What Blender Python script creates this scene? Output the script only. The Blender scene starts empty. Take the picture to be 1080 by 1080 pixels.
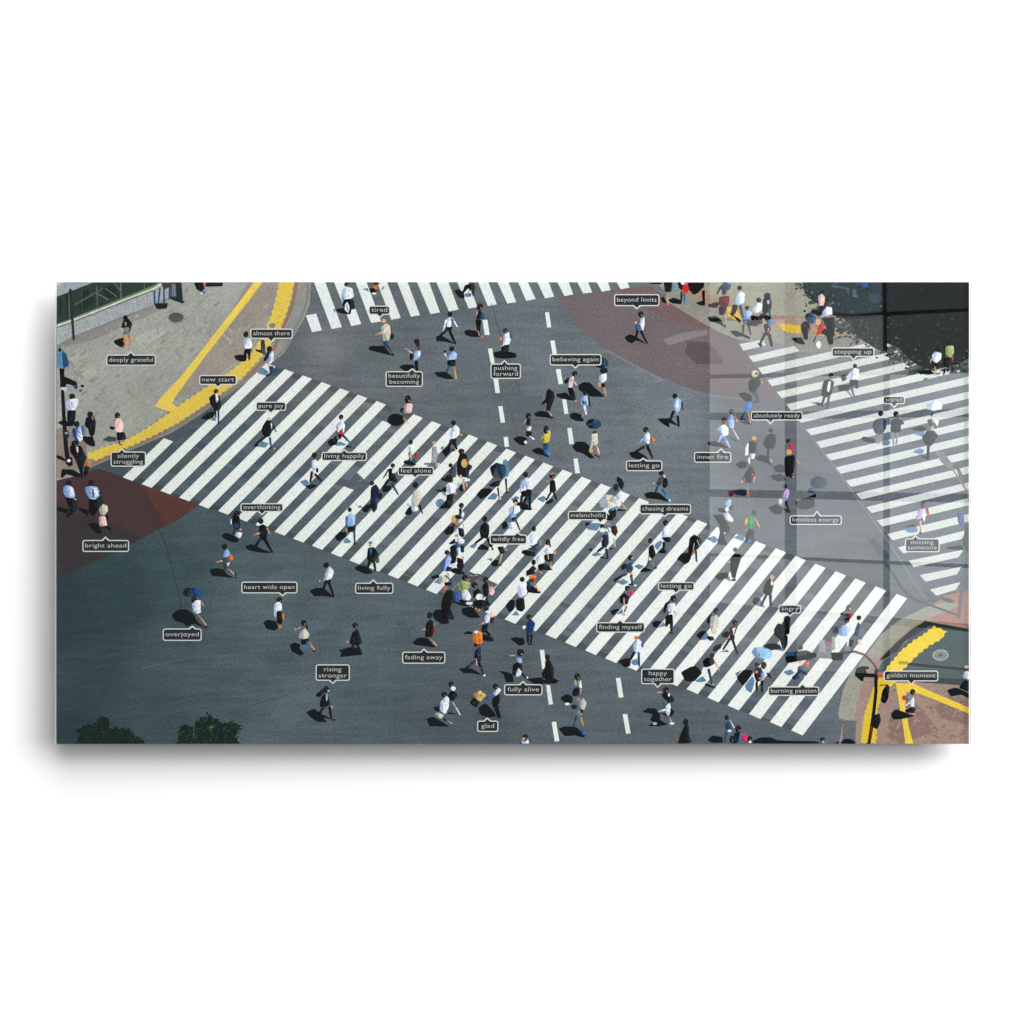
import bpy, math, random
from mathutils import Vector

random.seed(7)
scene = bpy.context.scene
col = scene.collection
PI = math.pi

# ------------------------------------------------------------------ camera, world, lamps, exposure
PX = 0.00125                 # metres on the wall for one pixel of the 1080 px photograph
PRINT_Y = -0.0420            # plane of the print; the wall is y = 0
DIST = 3.0
ZC = 1.50                    # height of the picture's middle

cam_d = bpy.data.cameras.new("camera")
cam_d.sensor_width = 36.0
cam_d.lens = 36.0 * DIST / (1080 * PX)
cam_d.clip_start = 0.05
cam_d.clip_end = 60.0
cam = bpy.data.objects.new("camera", cam_d)
cam.location = (0.0, PRINT_Y - DIST, ZC)
cam.rotation_euler = (PI / 2, 0, 0)
col.objects.link(cam)
scene.camera = cam

world = bpy.data.worlds.new("World")
scene.world = world
world.use_nodes = True
bg = world.node_tree.nodes["Background"]
bg.inputs["Color"].default_value = (1.0, 1.0, 1.0, 1)
bg.inputs["Strength"].default_value = 0.15

scene.view_settings.view_transform = 'Standard'
scene.view_settings.look = 'None'
scene.view_settings.gamma = 1.0
scene.view_settings.exposure = 0.0
scene.view_settings.use_curve_mapping = False
scene.render.engine = 'CYCLES'
scene.cycles.max_bounces = 6
scene.cycles.transparent_max_bounces = 16
scene.cycles.use_denoising = True
scene.cycles.use_adaptive_sampling = False


def softbox(name, loc, size, power, shape='SQUARE', size_y=None):
    d = bpy.data.lights.new(name, 'AREA')
    d.shape = 'RECTANGLE'
    d.size = size
    d.size_y = size_y or size
    d.energy = power
    d.color = (1.0, 1.0, 0.998)
    o = bpy.data.objects.new(name, d)
    o.location = loc
    o.rotation_euler = (Vector((0, 0, ZC)) - Vector(loc)).to_track_quat('-Z', 'Y').to_euler()
    col.objects.link(o)
    return o


softbox("softbox_high", (2.2, -3.8, ZC + 4.8), 7.0, 800, size_y=6.4)
softbox("softbox_side", (4.0, -4.0, ZC + 0.9), 3.4, 225, size_y=3.0)

GAIN = 1.18                    # how bright a white ink lies under these lamps (display-referred inks are divided by it)


# ------------------------------------------------------------------ materials
def lin(c):
    out = []
    for v in c:
        v = max(3.0, min(255.0, 128 + (v - 128) * 1.045)) / 255.0      # the print is a touch contrasty
        out.append(v / 12.92 if v <= 0.04045 else ((v + 0.055) / 1.055) ** 2.4)
    return out


def new_mat(name):
    m = bpy.data.materials.new(name)
    m.use_nodes = True
    nt = m.node_tree
    for n in list(nt.nodes):
        nt.nodes.remove(n)
    out = nt.nodes.new("ShaderNodeOutputMaterial")
    return m, nt, out


def ink_material(name, grain, coarse, streak, paving=0.0, folds=0.0):
    """Printer's ink: the colour of each mark comes from its mesh, broken up by the grain of the print."""
    m, nt, out = new_mat(name)
    N, L = nt.nodes, nt.links
    att = N.new("ShaderNodeAttribute"); att.attribute_name = "ink"
    geo = N.new("ShaderNodeTexCoord")
    dif = N.new("ShaderNodeBsdfDiffuse")

    def noise(scale, detail, mapping=None):
        n = N.new("ShaderNodeTexNoise"); n.inputs["Scale"].default_value = scale
        n.inputs["Detail"].default_value = detail
        if mapping:
            mp = N.new("ShaderNodeMapping")
            mp.inputs["Rotation"].default_value = (0, mapping[0], 0)
            mp.inputs["Scale"].default_value = mapping[1]
            L.new(geo.outputs["Object"], mp.inputs["Vector"]); L.new(mp.outputs[0], n.inputs["Vector"])
        else:
            L.new(geo.outputs["Object"], n.inputs["Vector"])
        return n

    def centred(sock, amount):
        a = N.new("ShaderNodeMath"); a.operation = 'MULTIPLY_ADD'
        a.inputs[1].default_value = amount * 2; a.inputs[2].default_value = 1 - amount
        L.new(sock, a.inputs[0]); return a.outputs[0]

    fac = centred(noise(430, 2).outputs["Fac"], grain)

    def mul(a, b):
        k = N.new("ShaderNodeMath"); k.operation = 'MULTIPLY'
        L.new(a, k.inputs[0]); L.new(b, k.inputs[1]); return k.outputs[0]

    if folds:
        fac = mul(fac, centred(noise(210, 2).outputs["Fac"], folds))
    if coarse:
        fac = mul(fac, centred(noise(17, 5).outputs["Fac"], coarse))
    if streak:
        fac = mul(fac, centred(noise(30, 3, (0.20, (0.5, 1, 4.5))).outputs["Fac"], streak))
    if paving:
        bt = N.new("ShaderNodeTexBrick")
        bt.inputs["Scale"].default_value = 1.0
        bt.inputs["Brick Width"].default_value = 0.009; bt.inputs["Row Height"].default_value = 0.0042
        bt.inputs["Mortar Size"].default_value = 0.0005
        bt.inputs["Color1"].default_value = (1, 1, 1, 1); bt.inputs["Color2"].default_value = (0.86, 0.86, 0.86, 1)
        bt.inputs["Mortar"].default_value = (1 - paving,) * 3 + (1,)
        sp = N.new("ShaderNodeSeparateXYZ"); cb = N.new("ShaderNodeCombineXYZ"); mp = N.new("ShaderNodeMapping")
        mp.inputs["Rotation"].default_value = (0, 0, -0.62)
        L.new(geo.outputs["Object"], sp.inputs[0]); L.new(sp.outputs[0], cb.inputs[0]); L.new(sp.outputs[2], cb.inputs[1])
        L.new(cb.outputs[0], mp.inputs[0]); L.new(mp.outputs[0], bt.inputs["Vector"])
        fac = mul(fac, bt.outputs["Color"])
    # colour speckle of the print
    mix = N.new("ShaderNodeMix"); mix.data_type = 'RGBA'; mix.blend_type = 'MULTIPLY'
    mix.inputs["Factor"].default_value = 1.0
    L.new(att.outputs["Color"], mix.inputs[6])
    cn = noise(330, 1)
    hs = N.new("ShaderNodeMix"); hs.data_type = 'RGBA'; hs.blend_type = 'MIX'
    hs.inputs["Factor"].default_value = min(0.32, grain * 1.2)
    hs.inputs[6].default_value = (0.5, 0.5, 0.5, 1)
    L.new(cn.outputs["Color"], hs.inputs[7])
    sc = N.new("ShaderNodeVectorMath"); sc.operation = 'SCALE'; sc.inputs["Scale"].default_value = 2.0
    L.new(hs.outputs[2], sc.inputs[0])
    sc2 = N.new("ShaderNodeVectorMath"); sc2.operation = 'SCALE'
    L.new(sc.outputs[0], sc2.inputs[0]); L.new(fac, sc2.inputs["Scale"])
    L.new(sc2.outputs[0], mix.inputs[7])
    L.new(mix.outputs[2], dif.inputs["Color"])
    L.new(dif.outputs[0], out.inputs["Surface"])
    return m


M_GROUND = ink_material("printed_asphalt_ink", 0.58, 0.30, 0.30)
M_PAVE = ink_material("printed_paving_ink", 0.34, 0.24, 0.0, 0.12)
M_RED = ink_material("printed_red_road_ink", 0.46, 0.16, 0.10)
M_LINE = ink_material("printed_road_paint_ink", 0.18, 0.08, 0.0, folds=0.06)
M_INK = ink_material("printed_figure_ink", 0.40, 0.0, 0.0, folds=0.30)
M_LEAF = ink_material("printed_foliage_ink", 0.45, 0.1, 0.0)
M_TEXT = ink_material("printed_caption_ink", 0.04, 0.0, 0.0)


def wall_material():
    m, nt, out = new_mat("white_wall_paint")
    N, L = nt.nodes, nt.links
    d = N.new("ShaderNodeBsdfDiffuse"); d.inputs["Color"].default_value = (0.93, 0.93, 0.93, 1)
    n = N.new("ShaderNodeTexNoise"); n.inputs["Scale"].default_value = 260; n.inputs["Detail"].default_value = 3
    t = N.new("ShaderNodeTexCoord"); b = N.new("ShaderNodeBump")
    b.inputs["Strength"].default_value = 0.03; b.inputs["Distance"].default_value = 0.0005
    L.new(t.outputs["Object"], n.inputs["Vector"]); L.new(n.outputs["Fac"], b.inputs["Height"])
    L.new(b.outputs[0], d.inputs["Normal"]); L.new(d.outputs[0], out.inputs["Surface"])
    return m


def glass_material():
    m, nt, out = new_mat("clear_glass")
    N, L = nt.nodes, nt.links
    lw = N.new("ShaderNodeLayerWeight"); lw.inputs["Blend"].default_value = 0.5
    p = N.new("ShaderNodeMath"); p.operation = 'POWER'; p.inputs[1].default_value = 5
    a = N.new("ShaderNodeMath"); a.operation = 'MULTIPLY_ADD'; a.inputs[1].default_value = 0.92; a.inputs[2].default_value = 0.08
    L.new(lw.outputs["Facing"], p.inputs[0]); L.new(p.outputs[0], a.inputs[0])
    tr = N.new("ShaderNodeBsdfTransparent"); tr.inputs["Color"].default_value = (0.985, 0.995, 0.99, 1)
    gl = N.new("ShaderNodeBsdfGlossy"); gl.inputs["Roughness"].default_value = 0.0
    mx = N.new("ShaderNodeMixShader")
    ge = N.new("ShaderNodeNewGeometry")          # both faces of the pane are counted in the front one
    fr = N.new("ShaderNodeMath"); fr.operation = 'SUBTRACT'; fr.inputs[0].default_value = 1.0
    mu = N.new("ShaderNodeMath"); mu.operation = 'MULTIPLY'
    L.new(ge.outputs["Backfacing"], fr.inputs[1]); L.new(a.outputs[0], mu.inputs[0]); L.new(fr.outputs[0], mu.inputs[1])
    L.new(mu.outputs[0], mx.inputs[0]); L.new(tr.outputs[0], mx.inputs[1]); L.new(gl.outputs[0], mx.inputs[2])
    L.new(mx.outputs[0], out.inputs["Surface"])
    return m


def flat_mat(name, c, rough=0.6, metal=0.0):
    m, nt, out = new_mat(name)
    b = nt.nodes.new("ShaderNodeBsdfPrincipled")
    n = nt.nodes.new("ShaderNodeTexNoise"); n.inputs["Scale"].default_value = 90
    r = nt.nodes.new("ShaderNodeMapRange"); r.inputs["To Min"].default_value = rough - 0.05; r.inputs["To Max"].default_value = rough + 0.05
    nt.links.new(n.outputs["Fac"], r.inputs["Value"]); nt.links.new(r.outputs[0], b.inputs["Roughness"])
    b.inputs["Base Color"].default_value = (*c, 1); b.inputs["Metallic"].default_value = metal
    nt.links.new(b.outputs[0], out.inputs["Surface"])
    return m


def sky_glass(name, strength):
    """A window pane with daylight behind it."""
    m, nt, out = new_mat(name)
    e = nt.nodes.new("ShaderNodeEmission"); e.inputs["Color"].default_value = (0.97, 0.99, 1.0, 1)
    n = nt.nodes.new("ShaderNodeTexNoise"); n.inputs["Scale"].default_value = 1.3; n.inputs["Detail"].default_value = 3
    t = nt.nodes.new("ShaderNodeTexCoord")
    r = nt.nodes.new("ShaderNodeMapRange"); r.inputs["To Min"].default_value = strength * 0.8; r.inputs["To Max"].default_value = strength * 1.2
    nt.links.new(t.outputs["Object"], n.inputs["Vector"])
    nt.links.new(n.outputs["Fac"], r.inputs["Value"]); nt.links.new(r.outputs[0], e.inputs["Strength"])
    nt.links.new(e.outputs[0], out.inputs["Surface"])
    return m


# ------------------------------------------------------------------ mesh helpers
def box_mesh(name, x0, x1, y0, y1, z0, z1):
    v = [(x, y, z) for x in (x0, x1) for y in (y0, y1) for z in (z0, z1)]
    f = [(0, 1, 3, 2), (4, 6, 7, 5), (0, 4, 5, 1), (2, 3, 7, 6), (0, 2, 6, 4), (1, 5, 7, 3)]
    me = bpy.data.meshes.new(name); me.from_pydata(v, [], f); me.update(); return me


def add(name, me, mats, parent=None, label=None):
    o = bpy.data.objects.new(name, me)
    for m in (mats if isinstance(mats, (list, tuple)) else [mats]):
        me.materials.append(m)
    col.objects.link(o)
    if parent is not None:
        o.parent = parent
    if label:
        o["label"] = label
    return o


def thing(name, label, cat, loc=(0, 0, 0)):
    o = bpy.data.objects.new(name, None); col.objects.link(o)
    o.empty_display_size = 0.1; o.location = loc
    o["label"] = label; o["category"] = cat
    return o


# ------------------------------------------------------------------ wall and the glass print
wall = add("wall", box_mesh("wall", -6, 6, 0.0, 0.12, -1.5, 6), wall_material())
wall["kind"] = "structure"

X0, X1, Y0, Y1 = 59.8, 1022.0, 297.6, 784.6          # the print's edges in photograph pixels


def wx(px): return (px - 540.0) * PX
def wz(py): return (540.0 - py) * PX


art = thing("glass_print", "wide frameless glass print of people on a striped city crossing, hung on a white wall", "wall art", (0, 0, ZC))
HX0, HX1, HZ0, HZ1 = wx(X0), wx(X1), wz(Y1), wz(Y0)
edge_m = flat_mat("polished_glass_edge", (0.80, 0.84, 0.82), 0.3)
add("backing_board", box_mesh("backing_board", HX0 + 0.001, HX1 - 0.001, -0.0416, -0.0360, HZ0 + 0.001, HZ1 - 0.001),
    flat_mat("black_backing_board", (0.03, 0.03, 0.03)), art)
add("hanging_rail", box_mesh("hanging_rail", -0.45, 0.45, -0.0360, 0.0, HZ1 - 0.16, HZ1 - 0.13),
    flat_mat("black_steel", (0.04, 0.04, 0.04), 0.5), art)
glass = add("glass_pane", box_mesh("glass_pane", HX0 - 0.0009, HX1 + 0.0006, -0.0492, -0.0452, HZ0 - 0.0004, HZ1 + 0.0004),
            [glass_material(), edge_m], art)
glass.data.polygons[0].material_index = 1
glass.data.polygons[1].material_index = 1
glass.data.polygons[4].material_index = 0

# ------------------------------------------------------------------ drawing on the print
TILES = {}
for i, x in enumerate((58, 180, 305, 430, 555, 660)):
    for j, y in enumerate((297, 417, 537, 657)):
        TILES["ABCDEF"[i] + str(j + 1)] = (x, y, 130 / 1080)
for i, x in enumerate((730, 875)):
    for j, y in enumerate((297, 440, 585, 670)):
        TILES["GH"[i] + str(j + 1)] = (x, y, 150 / 1080)
TILES["Z"] = (0, 0, 1.0)

PAL = dict(k=(14, 17, 23), h=(12, 14, 18), n=(26, 40, 66), g=(66, 72, 78), m=(128, 132, 140), a=(160, 160, 160),
           w=(226, 228, 236), W=(236, 234, 238), l=(158, 184, 224), b=(58, 92, 158), B=(48, 120, 190), t=(42, 74, 104),
           T=(92, 134, 164), s=(208, 158, 128), o=(224, 120, 44), r=(200, 44, 40), R=(190, 50, 82), p=(228, 190, 184),
           P=(182, 156, 210), Y=(214, 188, 70), e=(206, 198, 180), d=(202, 162, 98), D=(232, 202, 130), H=(66, 36, 34),
           M=(104, 34, 46), q=(160, 174, 112), f=(86, 108, 62), G=(46, 152, 84), N=(22, 58, 112), U=(24, 44, 62),
           L=(140, 186, 220), j=(84, 96, 150), C=(214, 208, 194), z=(222, 40, 110), c=(176, 92, 84), i=(36, 54, 76),
           x=(14, 21, 28), v=(98, 130, 160), y=(236, 198, 74))

STEP = 0.000016
placed = []          # (x0, y0, x1, y1, level)


def level_for(b):
    lv = 0
    for q in placed:
        if q[0] < b[2] and q[2] > b[0] and q[1] < b[3] and q[3] > b[1] and q[4] > lv:
            lv = q[4]
    return lv + 1


def clip_poly(pts, box=None):
    x0, y0, x1, y1 = box or (X0, Y0, X1, Y1)
    for ax, lim, sgn in ((0, x0, 1), (0, x1, -1), (1, y0, 1), (1, y1, -1)):
        out = []
        for i in range(len(pts)):
            a, b = pts[i - 1], pts[i]
            ia, ib = (a[ax] - lim) * sgn >= 0, (b[ax] - lim) * sgn >= 0
            if ia != ib:
                t = (lim - a[ax]) / (b[ax] - a[ax])
                out.append((a[0] + t * (b[0] - a[0]), a[1] + t * (b[1] - a[1])))
            if ib:
                out.append(b)
        pts = out
        if len(pts) < 3:
            return []
    return pts


def stroke_poly(pts, w, taper=0.72):
    """A limb: a stroke with rounded ends that narrows towards its end."""
    n = len(pts); left, right = [], []
    for i, p in enumerate(pts):
        a = pts[max(0, i - 1)]; b = pts[min(n - 1, i + 1)]
        d = Vector((b[0] - a[0], b[1] - a[1]))
        d = d.normalized() if d.length > 1e-6 else Vector((1, 0))
        r = w / 2 * (1 - (1 - taper) * i / max(1, n - 1))
        left.append((p[0] - d.y * r, p[1] + d.x * r)); right.append((p[0] + d.y * r, p[1] - d.x * r))
    d0 = Vector((pts[0][0] - pts[1][0], pts[0][1] - pts[1][1])).normalized() * w * 0.35
    d1 = Vector((pts[-1][0] - pts[-2][0], pts[-1][1] - pts[-2][1])).normalized() * w * taper * 0.35
    return left + [(pts[-1][0] + d1.x, pts[-1][1] + d1.y)] + right[::-1] + [(pts[0][0] + d0.x, pts[0][1] + d0.y)]


def soften(pts):
    """One round of corner cutting, so that traced outlines read as cloth and not as cut card."""
    if len(pts) < 4:
        return pts
    out = []
    for i in range(len(pts)):
        a, b = pts[i], pts[(i + 1) % len(pts)]
        out.append((a[0] * .88 + b[0] * .12, a[1] * .88 + b[1] * .12))
        out.append((a[0] * .12 + b[0] * .88, a[1] * .12 + b[1] * .88))
    return out


def parse(tile, spec):
    ox, oy, s = TILES[tile]
    out = []
    for tok in [t.strip() for t in spec.split(";") if t.strip()]:
        c, kind, body = tok[0], tok[1], tok[2:]
        if kind == "@":
            v = [float(q) for q in body.split(",")]
            rx, ry = v[2], v[3] if len(v) > 3 else v[2]
            n = 15
            if c in "khH" and 17 <= rx <= 30:
                rx *= .92; ry *= .94
            pts = [(v[0] + rx * math.cos(2 * PI * i / n), v[1] + ry * math.sin(2 * PI * i / n)) for i in range(n)]
        elif kind == "~":
            w, rest = body.split(" ", 1)
            pts = stroke_poly([tuple(float(q) for q in p.split(",")) for p in rest.split()], float(w))
        else:
            pts = soften([tuple(float(q) for q in p.split(",")) for p in body.split()])
        out.append(([(ox + p[0] * s, oy + p[1] * s) for p in pts], PAL[c]))
    return out


def area(pts):
    return abs(sum(pts[i - 1][0] * pts[i][1] - pts[i][0] * pts[i - 1][1] for i in range(len(pts)))) / 2


class Marks:
    """Collects flat inked shapes (photograph pixels) into one mesh."""
    def __init__(self):
        self.v, self.f, self.c = [], [], []
        self.area = 0.0

    def poly(self, pts, rgb, lv=None):
        pts = clip_poly(pts)
        if len(pts) < 3 or area(pts) < 0.05:
            return None
        b = (min(p[0] for p in pts), min(p[1] for p in pts), max(p[0] for p in pts), max(p[1] for p in pts))
        if lv is None:
            lv = level_for(b)
        placed.append((*b, lv))
        k = len(self.v)
        y = PRINT_Y - lv * STEP
        if sum(pts[i - 1][0] * pts[i][1] - pts[i][0] * pts[i - 1][1] for i in range(len(pts))) > 0:
            pts = pts[::-1]
        self.v += [(wx(p[0]), y, wz(p[1])) for p in pts]
        self.f.append(tuple(range(k, k + len(pts))))
        rgb = [q / GAIN for q in lin(rgb)]
        self.c += [rgb] * len(pts)
        self.area += area(pts)
        return lv

    def shapes(self, lst):
        for pts, rgb in lst:
            self.poly(pts, rgb)
        return self

    def figure(self, lst):
        """Shapes of a figure, with folds, shaded sides and bits of skin laid into the larger ones."""
        for pts, rgb in lst:
            a = area(pts)
            dark = sum(rgb) < 150
            self.poly(pts, jit(rgb, 5))
            if a < 4.5 or len(pts) < 5:
                continue
            cx = sum(p[0] for p in pts) / len(pts); cy = sum(p[1] for p in pts) / len(pts)
            head = len(pts) == 15 and dark
            k = math.sqrt(a)
            if head:
                self.poly([(cx + .22 * k + (p[0] - cx) * .32, cy + .24 * k + (p[1] - cy) * .30) for p in pts], (150, 108, 88) if random.random() < .6 else (52, 44, 44))
                self.poly([(cx - .10 * k + (p[0] - cx) * .4, cy - .22 * k + (p[1] - cy) * .28) for p in pts], (50, 52, 60))
                continue
            if len(pts) == 15:
                continue
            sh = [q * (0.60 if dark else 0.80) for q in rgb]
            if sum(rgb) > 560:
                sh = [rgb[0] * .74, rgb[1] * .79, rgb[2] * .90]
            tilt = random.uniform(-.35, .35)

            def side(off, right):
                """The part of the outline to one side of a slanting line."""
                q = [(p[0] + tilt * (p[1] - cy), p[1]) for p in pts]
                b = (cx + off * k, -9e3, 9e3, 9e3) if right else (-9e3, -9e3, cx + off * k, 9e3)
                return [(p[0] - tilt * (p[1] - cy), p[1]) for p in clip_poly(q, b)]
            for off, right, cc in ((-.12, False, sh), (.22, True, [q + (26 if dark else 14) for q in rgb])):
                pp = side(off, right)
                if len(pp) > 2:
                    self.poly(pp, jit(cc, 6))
            for _ in range(int(min(5, 1 + a / 12))):
                an = random.uniform(0.9, 2.3); l_ = k * random.uniform(.18, .36)
                x = cx + random.uniform(-.25, .25) * k; y = cy + random.uniform(-.3, .3) * k
                dv = random.choice((-34, -22, 24, 34)) if not dark else random.choice((-10, 22, 36, 52))
                self.poly(stroke_poly([(x, y), (x + l_ * math.cos(an), y + l_ * math.sin(an))], random.uniform(.4, .9), .5), [max(6, q + dv) for q in rgb])
        return self

    def build(self, name, mat, parent=None, label=None):
        if not self.f:
            return None
        me = bpy.data.meshes.new(name)
        me.from_pydata(self.v, [], self.f)
        at = me.color_attributes.new("ink", 'FLOAT_COLOR', 'POINT')
        for i, c in enumerate(self.c):
            at.data[i].color = (*c, 1)
        me.update()
        return add(name, me, mat, parent or art, label)


def jit(c, a=6):
    d = random.uniform(-a, a)
    return tuple(q + d + random.uniform(-a / 3, a / 3) for q in c)


def group_level(polys):
    xs = [p[0] for q in polys for p in q]; ys = [p[1] for q in polys for p in q]
    return level_for((min(xs), min(ys), max(xs), max(ys)))


def Q(*a):
    return [(a[i], a[i + 1]) for i in range(0, len(a), 2)]


# --- the asphalt: one sheet, its tone read off the photograph at these points
SAMPLES = [(62, 640, 46, 64, 68), (120, 620, 50, 68, 73), (180, 600, 62, 80, 86), (90, 720, 58, 74, 80), (70, 775, 48, 64, 72),
           (150, 760, 64, 80, 86), (180, 690, 72, 86, 92), (250, 700, 80, 94, 99), (300, 760, 88, 99, 106), (215, 560, 74, 88, 94),
           (270, 640, 88, 101, 106), (380, 650, 87, 98, 105), (400, 740, 83, 95, 101), (480, 740, 80, 89, 96), (540, 700, 88, 97, 103),
           (620, 740, 90, 99, 106), (700, 760, 90, 99, 106), (780, 770, 92, 100, 109), (340, 365, 114, 117, 122),
           (330, 340, 100, 104, 110), (400, 390, 102, 108, 113), (450, 330, 98, 104, 112), (450, 400, 98, 103, 109),
           (540, 440, 100, 106, 112), (560, 340, 104, 112, 118), (620, 400, 108, 114, 121), (620, 470, 108, 114, 120),
           (700, 440, 117, 123, 129), (700, 500, 111, 118, 124), (790, 450, 100, 105, 112), (850, 540, 97, 102, 109),
           (900, 570, 98, 103, 110), (920, 610, 98, 104, 110), (180, 470, 78, 88, 95), (250, 480, 84, 96, 104), (400, 520, 92, 101, 109),
           (500, 560, 94, 103, 111), (650, 600, 104, 111, 118), (800, 680, 104, 110, 117), (870, 740, 100, 107, 116),
           (940, 470, 98, 106, 114), (1000, 560, 98, 106, 114), (880, 790, 92, 98, 108), (300, 380, 92, 98, 104),
           (600, 300, 100, 106, 113), (860, 340, 130, 132, 132), (500, 310, 98, 104, 110)]


def asphalt_at(x, y):
    s = [0.0, 0.0, 0.0]; t = 0.0
    for a, b, r, g, bl in SAMPLES:
        w = 1.0 / (((x - a) ** 2 + (y - b) ** 2) + 250) ** 1.9
        t += w; s[0] += w * r; s[1] += w * g; s[2] += w * bl
    return [q / t for q in s]


def sheet():
    nx, nz = 120, 61
    v, f, c = [], [], []
    for j in range(nz + 1):
        for i in range(nx + 1):
            x = X0 + (X1 - X0) * i / nx; y = Y0 + (Y1 - Y0) * j / nz
            v.append((wx(x), PRINT_Y, wz(y)))
            c.append([q / GAIN for q in lin(asphalt_at(x, y))])
    for j in range(nz):
        for i in range(nx):
            a = j * (nx + 1) + i
            f.append((a, a + nx + 1, a + nx + 2, a + 1))
    me = bpy.data.meshes.new("printed_road"); me.from_pydata(v, [], f)
    at = me.color_attributes.new("ink", 'FLOAT_COLOR', 'POINT')
    for i, q in enumerate(c):
        at.data[i].color = (*q, 1)
    me.update()
    return add("printed_road", me, M_GROUND, art, "printed grey asphalt road under all the other marks")


sheet()

# --- red road surfaces
m = Marks()
m.poly(Q(59, 506, 75, 503, 104, 494, 130, 503.5, 170, 519, 210, 532.6, 204, 537, 188, 548, 155, 565, 125, 581, 90, 596, 59, 611), (74, 55, 55))
m.poly(Q(59, 540, 100, 545, 140, 560, 150, 567, 125, 581, 90, 596, 59, 611), (60, 54, 57))
m.poly(Q(140, 508, 210, 532.6, 204, 537, 176, 554, 160, 530, 150, 512), (94, 58, 55))
m.poly(stroke_poly(Q(154, 515, 162, 545, 175, 575, 188, 625, 200, 680), 0.9, 1), (44, 58, 64))
m.build("printed_red_surface", M_RED, label="dark red road surface behind the lowest left figures")
m = Marks()
m.poly(Q(584, 316, 615, 309, 650, 304, 686, 301.5, 690, 305, 722, 326, 746, 339, 760, 344, 772, 348.5, 780, 363, 790, 376, 800, 391,
         811, 403, 822, 418, 800, 421, 770, 420, 743, 414, 722, 408, 706, 402, 685, 393, 660, 381, 639, 369, 626, 358, 615, 351, 600, 334), (112, 101, 106))
m.poly(Q(686, 301.5, 690, 305, 722, 326, 746, 339, 772, 348.5, 775, 356, 755, 352, 730, 345, 700, 335, 670, 318, 650, 304), (118, 94, 96))
m.poly(Q(700, 358, 722, 350, 746, 348, 746, 353, 720, 360, 705, 364), (134, 124, 124))
m.poly(Q(725, 360, 746, 361, 754, 367, 758, 374, 763, 384, 735, 384, 722, 372), (96, 80, 86))  # darker patch at the window reflection's edge, painted into the red
m.build("printed_red_surface", M_RED, label="dusty red road surface beside the upper kerb")

# --- pavements
m = Marks()
m.poly(Q(59, 297, 328, 297, 327.5, 310, 326.5, 321, 320.5, 337, 312, 351, 300, 372, 275, 392, 240, 417, 210, 438, 180, 457, 154, 468, 125, 480, 95, 493.5, 76, 503, 59, 507), (150, 150, 146))
m.poly(Q(59, 297, 296, 297, 292, 315, 280, 344, 262, 374, 236, 394, 210, 409, 190, 424, 160, 446, 140, 460, 100, 474, 90, 480, 59, 486), (164, 164, 158))
m.poly(Q(262, 297, 294, 297, 288, 325, 276, 347, 258, 375, 230, 396, 196, 418, 180, 424, 220, 372), (158, 148, 140))
m.poly(Q(59, 350, 100, 340, 140, 328, 175, 318, 180, 322, 140, 340, 100, 358, 59, 368), (146, 142, 138))
m.poly(Q(59, 452, 90, 448, 92, 480, 90, 492, 59, 505), (146, 132, 120))
for pts in (Q(70, 376, 92, 368, 96, 374, 74, 384), Q(78, 396, 100, 386, 104, 394, 82, 402), Q(140, 356, 170, 344, 176, 352, 150, 366)):
    m.poly(pts, (176, 174, 166))
for k in range(420):
    x, y = random.uniform(60, 290), random.uniform(320, 470)
    if y > 474 - (x - 90) * .62 - 14 or y < 352 - (x - 60) * .34:
        continue
    a_ = -.62 if random.random() < .7 else .95
    l_, w_ = random.uniform(2, 11), random.uniform(1, 3)
    ca, sa = math.cos(a_), math.sin(a_); g_ = random.choice((-13, -9, -6, 6, 9, 13))
    m.poly([(x + p * ca - q * sa, y + p * sa + q * ca) for p, q in ((0, 0), (l_, 0), (l_, w_), (0, w_))], (158 + g_, 158 + g_, 152 + g_))
m.build("printed_pavement", M_PAVE, label="grey tiled pavement in the upper left corner of the print")
m = Marks()
m.poly(stroke_poly(Q(313, 297, 309, 320, 303, 336, 297, 349, 290, 366, 278, 380, 256, 403, 236, 417.5, 214, 432, 188, 449, 154, 464.5, 120, 479, 96, 490), 3.4, 1), (150, 112, 100))
m.poly(stroke_poly(Q(325, 297, 324, 316, 318, 334, 310, 350, 299, 370, 274, 390, 240, 414, 212, 434, 180, 454, 154, 466, 118, 481), 2.2, 1), (130, 128, 120))
m.build("printed_kerb", M_LINE, label="curved kerb of the upper left pavement")
m = Marks()
m.poly(Q(688, 297, 1022, 297, 1022, 360, 900, 372, 842, 371, 808, 358, 782, 356, 768, 347, 742, 334, 722, 323, 704, 308), (148, 146, 138))
m.poly(Q(720, 297, 850, 297, 1022, 297, 1022, 352, 900, 352, 840, 352, 792, 345, 762, 332, 742, 320, 722, 310), (166, 140, 124))
m.poly(Q(742, 297, 850, 297, 900, 300, 900, 335, 842, 334, 800, 331, 770, 321, 746, 309), (160, 156, 144))
m.poly(Q(704, 308, 742, 334, 768, 347, 782, 356, 808, 358, 812, 361, 780, 359, 760, 351, 738, 339, 700, 316), (150, 148, 138))
m.build("printed_pavement", M_PAVE, label="pale pavement along the top of the print, right of centre")
m = Marks()
m.poly(Q(958, 651, 975, 642, 1000, 632, 1022, 628, 1022, 785, 885, 785, 889, 760, 897, 730, 906, 712, 925, 690), (164, 138, 129))
m.poly(Q(990, 630, 1022, 622, 1022, 660, 990, 656, 974, 651), (166, 122, 112))
m.poly(Q(975, 641, 1000, 634, 1012, 638, 1000, 644, 975, 653, 960, 662, 940, 680, 922, 700, 908, 722, 900, 760, 885, 758, 884, 752, 889, 728, 897, 710,
         905, 702, 930, 668, 950, 653), (158, 156, 144))
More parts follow.
